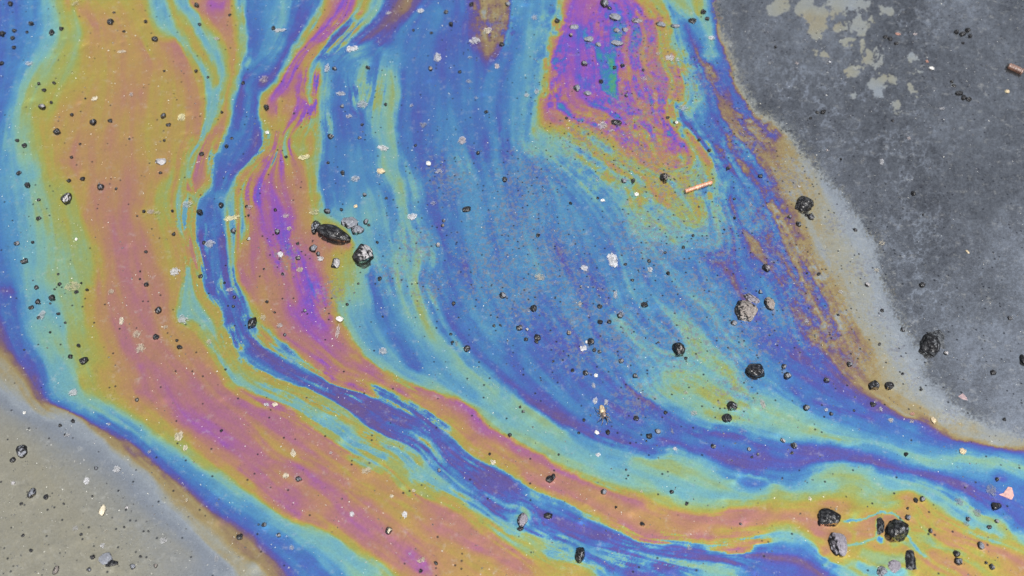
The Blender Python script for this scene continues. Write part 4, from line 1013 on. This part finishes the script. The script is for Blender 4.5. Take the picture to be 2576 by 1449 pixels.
for i, (u, v, r, fl) in enumerate(small):
    rx, ry = r*rnd.uniform(.85, 1.15), r*rnd.uniform(.8, 1.1)
    o = link('small_pebble', small_meshes[i % 12]); place(o, u, v, rx, ry, rnd.uniform(0, 360) if r < 7 else rnd.uniform(-40, 40), rnd.uniform(.7, 1.1), rnd.uniform(.32, .45))
    d = {'': rnd.uniform(.15, .42), 'g': rnd.uniform(.55, .8), 'w': rnd.uniform(.75, .95), 'b': rnd.uniform(.6, .8)}[fl]
    o.color = (*TINT[{'': 'g', 'g': 'g', 'w': 'w', 'b': 'b'}[fl]], d)
    kind = {'': 'black', 'g': 'grey topped', 'w': 'white topped', 'b': 'brown topped'}[fl]
    size = 'pinhead' if r <= 4 else 'tiny' if r < 6.5 else 'small'
    x, y, nm = min(LAND, key=lambda l: (l[0] - u)**2 + (l[1] - v)**2)
    todo.append((o, f'{size} {kind} pebble on {film_word(u, v)} {where(u, v)}'.replace('bare grey', 'dark'), math.hypot(x - u, y - v)))
    o['category'] = 'pebble'; o['group'] = 'small pebbles scattered over the film'

same = {}
for o, lab, d in todo: same.setdefault(lab, []).append((d, o))
for lab, lst in same.items():
    lst.sort(key=lambda q: q[0])
    if len(lst) == 1: tails = ['']
    elif len(lst) == 2: tails = [', nearer one', ', farther one']
    else: tails = [', nearest'] + [', ' + w for w in ('second', 'third', 'fourth', 'fifth', 'sixth')][:len(lst) - 2] + [', farthest']
    for (d, o), t in zip(lst, tails):
        full = lab + t
        o['label'] = full

# ---------------------------------------------------------------- pale aggregate set in the asphalt, the film lapping over it
def chip_mesh(seed):
    r = np.random.RandomState(seed); n = 26
    prof = 1 + 0.28*fbm(np.cos(np.arange(n)/n*2*math.pi)*1.3 + seed*3.1, np.sin(np.arange(n)/n*2*math.pi)*1.3 + seed, seed % 6, 3)
    prof = np.clip(prof, 0.55, 1.35)
    bm = bmesh.new(); rings = []
    for k, (f, z) in enumerate(((1.0, 0.0), (0.8, 0.55), (0.5, 0.85), (0.2, 1.0))):
        rings.append([bm.verts.new((math.cos(t)*prof[i]*f, math.sin(t)*prof[i]*f, z + 0.06*r.randn()*(k > 0))) for i, t in enumerate(np.arange(n)/n*2*math.pi)])
    for a, b in zip(rings, rings[1:]):
        for i in range(n): bm.faces.new((a[i], a[(i + 1) % n], b[(i + 1) % n], b[i]))
    bm.faces.new(rings[-1])
    for f in bm.faces: f.smooth = True
    me = bpy.data.meshes.new('aggregate'); bm.to_mesh(me); bm.free(); me.materials.append(MAT_CHIP); return me
chip_meshes = [chip_mesh(k) for k in range(14)]
allchips = [(c, True) for c in chips]
for k in range(16):
    u, v = rnd.uniform(0, 2576), rnd.uniform(0, 1449)
    s = rnd.uniform(4, 9)
    allchips.append(((u, v, s*rnd.uniform(.8, 1.3), s*rnd.uniform(.7, 1.1), rnd.uniform(.25, .6), rnd.choice('wwcpgb' if u > 900 else 'wwcyp')), False))
for i, ((u, v, rx, ry, st, tn), _) in enumerate(allchips):
    m = mpu(v); x, y = ground(u, v)
    o = link('aggregate_stone', chip_meshes[i % 14], (x, y, z_at(x, y) + 0.00006), (0, 0, rnd.uniform(-.3, .3)), (rx*m, ry*m/0.82, 0.00022), asphalt)
    q = 0.5 + 0.7*st*st; o.color = (*[a*q for a in CTINT[tn]], st)

# ---------------------------------------------------------------- bright loose grains one can pick out
GRAINS = [(855, 803, 9, 8, 'w', 'bright white pebble with a black rim on the pink film edge'), (1501, 1088, 5.5, 5.5, 'w', 'round white grain right of the spider, below it'), (2422, 1134, 9, 8, 'c', 'cream coloured grain on the blue film by the green band'),
 (2348, 1056, 6, 9, 'c', 'cream grain on the brown edge of the film'), (2295, 1040, 6, 4, 'r', 'flat pink grain on the brown edge of the film'), (1078, 411, 6, 7, 'w', 'white grain in the middle of the blue film'),
 (2343, 171, 6, 5, 'w', 'white oval grain in the dark water at the upper right'), (2332, 154, 4, 4, 'r', 'small rusty grain beside the white oval grain'), (2534, 230, 5, 5, 'c', 'yellowish grain under the brown twig'), (2259, 84, 7, 4, 'r', 'flat pinkish grain in the dark water near the top'),
 (895, 519, 5, 5, 'c', 'cream grain above the flat pale grey stone'), (2434, 633, 3, 6, 'c', 'slim cream grain in the dark water'), (1499, 944, 5, 5, 'w', 'white grain on the purple film'), (1601, 489, 6, 5, 'w', 'white grain above the dark grey cluster'),
 (958, 430, 12, 7, 'c', 'flat cream flake on the green strip'), (1476, 860, 4, 4, 'w', 'tiny white grain by the dark pebble on the purple film'), (192, 602, 4, 4, 'w', 'white grain on the cyan film at the left'), (389, 1025, 0, 0, '', ''),
 (1006, 485, 0, 0, '', ''), (672, 333, 5, 5, 'w', 'little white grain under the magenta streaks'), (1702, 308, 4, 4, 'w', 'tiny white grain between yellow and blue film'), (62, 1038, 4, 4, 'w', 'white grain in the blue grey water at the lower left'), (1516, 503, 6, 4, 'w', 'splinter shaped pale grain near the grey cluster')]
GT = dict(w=(.30, .30, .29), c=(.26, .21, .13), r=(.15, .07, .05))
for i, (u, v, rx, ry, tn, lab) in enumerate(GRAINS):
    if not lab: continue
    o = link('mineral_grain', rock_mesh('grain', 500 + i, 3, 3, 0.08, MAT_GRAIN)); place(o, u, v, rx, ry, rnd.uniform(-30, 30), .7, .32)
    o.color = (*GT[tn], 1); o['label'] = lab; o['category'] = 'grain'; o['group'] = 'light grains on the film'

def flake(u, v, pts, col, lab, h=0.5):
    bm = bmesh.new(); m = mpu(v); x0, y0 = ground(u, v)
    top = []; bot = []
    for (a, b) in pts:
        x, y = ground(u + a, v + b); top.append(bm.verts.new((x - x0, y - y0, 0.0007*h))); bot.append(bm.verts.new(((x - x0)*1.06, (y - y0)*1.06, -0.0004)))
    n = len(pts); bm.faces.new(top[::-1]) if False else bm.faces.new(top)
    for i in range(n): bm.faces.new((bot[i], bot[(i + 1) % n], top[(i + 1) % n], top[i]))
    bmesh.ops.bevel(bm, geom=[e for e in bm.edges], offset=0.00012, segments=1, affect='EDGES')
    bmesh.ops.recalc_face_normals(bm, faces=bm.faces)
    me = bpy.data.meshes.new('flake'); bm.to_mesh(me); bm.free()
    mm = MAT_FLAKE; me.materials.append(mm)
    o = link('stone_chip', me, (x0, y0, z_at(x0, y0) + 0.0001)); o.color = (*col, 1)
    o['label'] = lab; o['category'] = 'stone chip'; return o
MAT_FLAKE, _nt = new_mat('flake_stone'); _n = N(_nt)
_pos = _n('NewGeometry').outputs['Position']; _z = _n('TexNoise', Vector=_pos, Scale=900.0, Detail=5.0, Roughness=0.7).outputs['Fac']; _oi = _n('ObjectInfo')
_p = _n('BsdfPrincipled', Base_Color=_n.mixc(_n.ss(_z, .4, .65), _oi.outputs['Color'], _n.mixc(1.0, _oi.outputs['Color'], (.55, .62, .72, 1), 'MULTIPLY')), Roughness=0.55)
_nt.links.new(_p.outputs[0], _n('OutputMaterial').inputs[0])
flake(2533, 1243, [(-20, 1), (-8, -2), (2, -18), (12, -16), (17, 4), (12, 14), (2, 10), (-8, 6)], (.17, .085, .07), 'flat salmon pink stone chip by the right edge')
flake(2424, 998, [(-14, -1), (-2, -9), (8, 2), (10, 9), (-3, 6)], (.085, .055, .055), 'faint dull pink chip in the grey water at the right', .2)

# ---------------------------------------------------------------- twigs
def twig(name, u0, v0, u1, v1, r, col_a, col_b, lab, node=True):
    m = mpu((v0 + v1)/2); x0, y0 = ground(u0, v0); x1, y1 = ground(u1, v1)
    L = math.hypot(x1 - x0, y1 - y0); R = r*m
    mt, nt = new_mat(name + '_bark'); n = N(nt)
    tc = n('TexCoord').outputs['Object']
    mp = n('Mapping', Vector=tc, Scale=(300, 1500, 1500)).outputs[0]
    nz = n('TexNoise', Vector=mp, Scale=1.0, Detail=5.0, Roughness=0.65).outputs['Fac']
    nz2 = n('TexNoise', Vector=tc, Scale=900.0, Detail=3.0).outputs['Fac']
    col = n.mixc(n.ss(nz, .35, .65), (*col_a, 1), (*col_b, 1))
    col = n.mixc(n.ss(nz2, .60, .75), col, (.03, .018, .012, 1))
    p = n('BsdfPrincipled', Base_Color=col, Roughness=0.42, Normal=n('Bump', Strength=0.8, Distance=0.0002, Height=nz).outputs[0])
    nt.links.new(p.outputs[0], n('OutputMaterial').inputs[0])
    bm = bmesh.new(); rings = []; seg = 22; K = 40; rr = np.random.RandomState(len(name))
    prof = 1 + 0.06*rr.randn(K); ang = 1 + 0.05*rr.randn(seg)
    for k in range(K):
        t = k/(K - 1); rad = R*prof[k]
        if node: rad *= 1 + 0.30*math.exp(-((t - .47)/.025)**2) + 0.15*math.exp(-((t - .56)/.02)**2) - 0.10*math.exp(-((t - .50)/.012)**2)
        if k in (0, K - 1): rad *= 0.86
        bend = 0.10*R*math.sin(t*3.1)
        rings.append([bm.verts.new(((t - .5)*L + 0.05*R*math.sin(3*a), math.cos(a)*rad*ang[j] + bend, math.sin(a)*rad*ang[j])) for j, a in enumerate(np.arange(seg)/seg*2*math.pi)])
    for a, b in zip(rings, rings[1:]):
        for j in range(seg): bm.faces.new((a[j], b[j], b[(j + 1) % seg], a[(j + 1) % seg]))
    for f in bm.faces: f.smooth = True
    bm.faces.new(rings[0][::-1]); bm.faces.new(rings[-1])
    bmesh.ops.recalc_face_normals(bm, faces=bm.faces)
    me = bpy.data.meshes.new(name); bm.to_mesh(me); bm.free(); me.materials.append(mt)
    xc, yc = (x0 + x1)/2, (y0 + y1)/2
    e = link(name, None, (xc, yc, z_at(xc, yc) + R*0.55), (0, 0, math.atan2(y1 - y0, x1 - x0)))
    link('bark', me, parent=e)
    bm = bmesh.new()                               # ragged fibres at the broken end
    for k in range(7):
        a = k*0.9; rad = R*0.6
        bmesh.ops.create_cone(bm, segments=5, radius1=R*0.22, radius2=R*0.05, depth=R*0.9, cap_ends=True,
            matrix=Matrix.Translation((-L/2 - R*0.25, math.cos(a)*rad, math.sin(a)*rad*0.7))@Matrix.Rotation(-math.pi/2, 4, 'Y'))
    me = bpy.data.meshes.new('fibre'); bm.to_mesh(me); bm.free()
    mf = stone_dark; me.materials.append(mf)
    link('broken_end', me, parent=e)
    e['label'] = lab; e['category'] = 'twig'
    def fn(sl, dx, dy): pass
    return e
stone_dark, _nt = new_mat('tarred_fibre'); _n = N(_nt)
_nt.links.new(_n('BsdfPrincipled', Base_Color=(.006, .005, .004, 1), Roughness=0.35).outputs[0], _n('OutputMaterial').inputs[0])
twig('twig', 1723, 483, 1790, 461, 4.9, (.17, .066, .028), (.08, .036, .024), 'short orange brown twig snapped at both ends on the green film')
twig('twig', 2536, 169, 2571, 185, 8.0, (.05, .02, .009), (.03, .013, .008), 'stubby dark brown twig in the grey water at the upper right', False)

# ---------------------------------------------------------------- spider
def spider():
    u, v = 1516, 1040; m = mpu(v); x0, y0 = ground(u, v); z0 = z_at(x0, y0)
    e = link('spider', None, (x0, y0, z0))
    e['label'] = 'small tan and brown spider with a pale striped abdomen on blue film'; e['category'] = 'spider'
    def mat(nm, c1, c2, sc, rough=.5):
        mt, nt = new_mat(nm); n = N(nt); tc = n('TexCoord').outputs['Object']
        nz = n('TexNoise', Vector=n('Mapping', Vector=tc, Scale=sc).outputs[0], Scale=1.0, Detail=3.0).outputs['Fac']
        nt.links.new(n('BsdfPrincipled', Base_Color=n.mixc(n.ss(nz, .42, .58), (*c1, 1), (*c2, 1)), Roughness=rough).outputs[0], n('OutputMaterial').inputs[0]); return mt
    ma = mat('spider_abdomen', (.15, .12, .065), (.05, .032, .016), (2200, 350, 900)); mb = mat('spider_body', (.02, .013, .01), (.07, .045, .03), (1500, 1500, 1500)); ml = mat('spider_leg', (.012, .009, .009), (.035, .024, .018), (900, 900, 900))
    def body(nm, du, dv, rx, ry, rz, z, turn, mt, taper):
        bm = bmesh.new(); bmesh.ops.create_icosphere(bm, subdivisions=4, radius=1)
        for q in bm.verts:
            k = 1 - taper*q.co.y; q.co.x *= k; q.co.z *= k
            q.co += q.co.normalized()*0.03*float(fbm(np.array([q.co.x*3]), np.array([q.co.y*3 + q.co.z]), 1, 2)[0])
        for f in bm.faces: f.smooth = True
        me = bpy.data.meshes.new(nm); me_m = Matrix.Rotation(-math.radians(turn), 4, 'Z')@Matrix.Diagonal((rx*m, ry*m, rz*m, 1))
        bm.transform(me_m); bm.to_mesh(me); bm.free(); me.materials.append(mt)
        x, y = ground(u + du, v + dv); link(nm, me, (x - x0, y - y0, z*m), parent=e)
    body('abdomen', -2, -7, 7.5, 12, 6.5, 7.5, -12, ma, .18)
    body('head', 3, 6, 5.2, 7.0, 4.2, 6, -20, mb, -.1)
    legs = [[(-2, 2), (-9, -3), (-16, -8), (-21, -16)], [(-2, 4), (-8, 4), (-13, 2), (-14, 8)], [(0, 8), (-4, 14), (-8, 17), (-15, 24)], [(2, 9), (0, 15), (0, 23), (-4, 32)],
            [(5, 2), (8, -4), (9, -10), (9, -17)], [(6, 4), (12, 5), (17, 8), (19, 13)], [(6, 8), (10, 14), (13, 22), (10, 29)], [(7, 7), (13, 13), (18, 20), (24, 22)]]
    hs = [5.5, 10, 6, 0.3]; rs = [1.25, 1.15, .85, .35]
    for lg in legs:
        pts = []
        for (a, b), h, r in zip(lg, hs, rs):
            x, y = ground(u + a, v + b); pts.append((Vector((x - x0, y - y0, h*m)), r*m))
        bm = bmesh.new(); rings = []
        for k, (p, r) in enumerate(pts):
            d = (pts[min(k + 1, 3)][0] - pts[max(k - 1, 0)][0]).normalized()
            a = d.cross(Vector((0, 0, 1))).normalized(); b = a.cross(d)
            rings.append([bm.verts.new(p + (a*math.cos(t) + b*math.sin(t))*r) for t in np.arange(7)/7*2*math.pi])
        for a, b in zip(rings, rings[1:]):
            for j in range(7): bm.faces.new((a[j], a[(j + 1) % 7], b[(j + 1) % 7], b[j]))
        bm.faces.new(rings[-1]); bm.faces.new(rings[0][::-1]); bmesh.ops.recalc_face_normals(bm, faces=bm.faces)
        for f in bm.faces: f.smooth = True
        me = bpy.data.meshes.new('leg'); bm.to_mesh(me); bm.free(); me.materials.append(ml); link('leg', me, parent=e)
spider()

# ---------------------------------------------------------------- countless fine light grit afloat
def grit(name, n, rlo, rhi, col, lab, seed, wfun):
    r = np.random.RandomState(seed); base_v = np.array([(1, 0, 0), (0, 1, 0), (-1, 0, 0), (0, -1, 0), (0, 0, 1), (.7, .7, -.2)], float)
    base_f = np.array([(0, 1, 4), (1, 2, 4), (2, 3, 4), (3, 0, 4)])
    us = r.uniform(-60, 2636, n*3); vs = r.uniform(-60, 1509, n*3)
    k = r.rand(n*3) < wfun(us, vs); us, vs = us[k][:n], vs[k][:n]; n = len(us)
    vv = np.zeros((n, 5, 3)); 
    x, y = ground(us, vs); s = (rlo + (rhi - rlo)*r.rand(n)**3)*mpu(vs)
    z = np.array([z_at(a, b) for a, b in zip(x, y)])
    th = r.rand(n)*6.28; c, sn = np.cos(th), np.sin(th); ex = r.uniform(.7, 1.4, n)
    for j in range(5):
        b = base_v[j]*(1 + 0.25*r.randn(n, 1)*0.8)
        px, py = b[:, 0]*ex, b[:, 1]/ex
        vv[:, j, 0] = x + s*(c*px - sn*py); vv[:, j, 1] = y + s*(sn*px + c*py); vv[:, j, 2] = z + 0.00004 + s*0.6*np.abs(b[:, 2])
    ff = (base_f[None] + 5*np.arange(n)[:, None, None]).reshape(-1, 3)
    me = bpy.data.meshes.new(name); me.from_pydata(vv.reshape(-1, 3).tolist(), [], ff.tolist()); me.update()
    mt, nt = new_mat(name + '_mineral'); nn = N(nt)
    ri = nn('NewGeometry').outputs['Random Per Island']
    c2 = nn.mixc(ri, (*[q*0.45 for q in col], 1), (*col, 1))
    nt.links.new(nn('BsdfPrincipled', Base_Color=c2, Roughness=0.6).outputs[0], nn('OutputMaterial').inputs[0])
    me.materials.append(mt); o = link(name, me); o['kind'] = 'stuff'; o['label'] = lab; o['category'] = 'grit'
grit('pale_grit', 2300, 0.6, 1.9, (.16, .157, .14), 'fine white grit scattered over the oil film', 3, lambda u, v: np.where(u < 1400, 1.0, np.where(u < 2200, .45, .25)))
grit('dark_grit', 2600, 0.7, 2.6, (.006, .006, .007), 'fine black grit scattered over the oil film', 4, lambda u, v: np.where((u < 500) & (v > 1150), 1.0, np.where(u > 1150, .5, .22)))
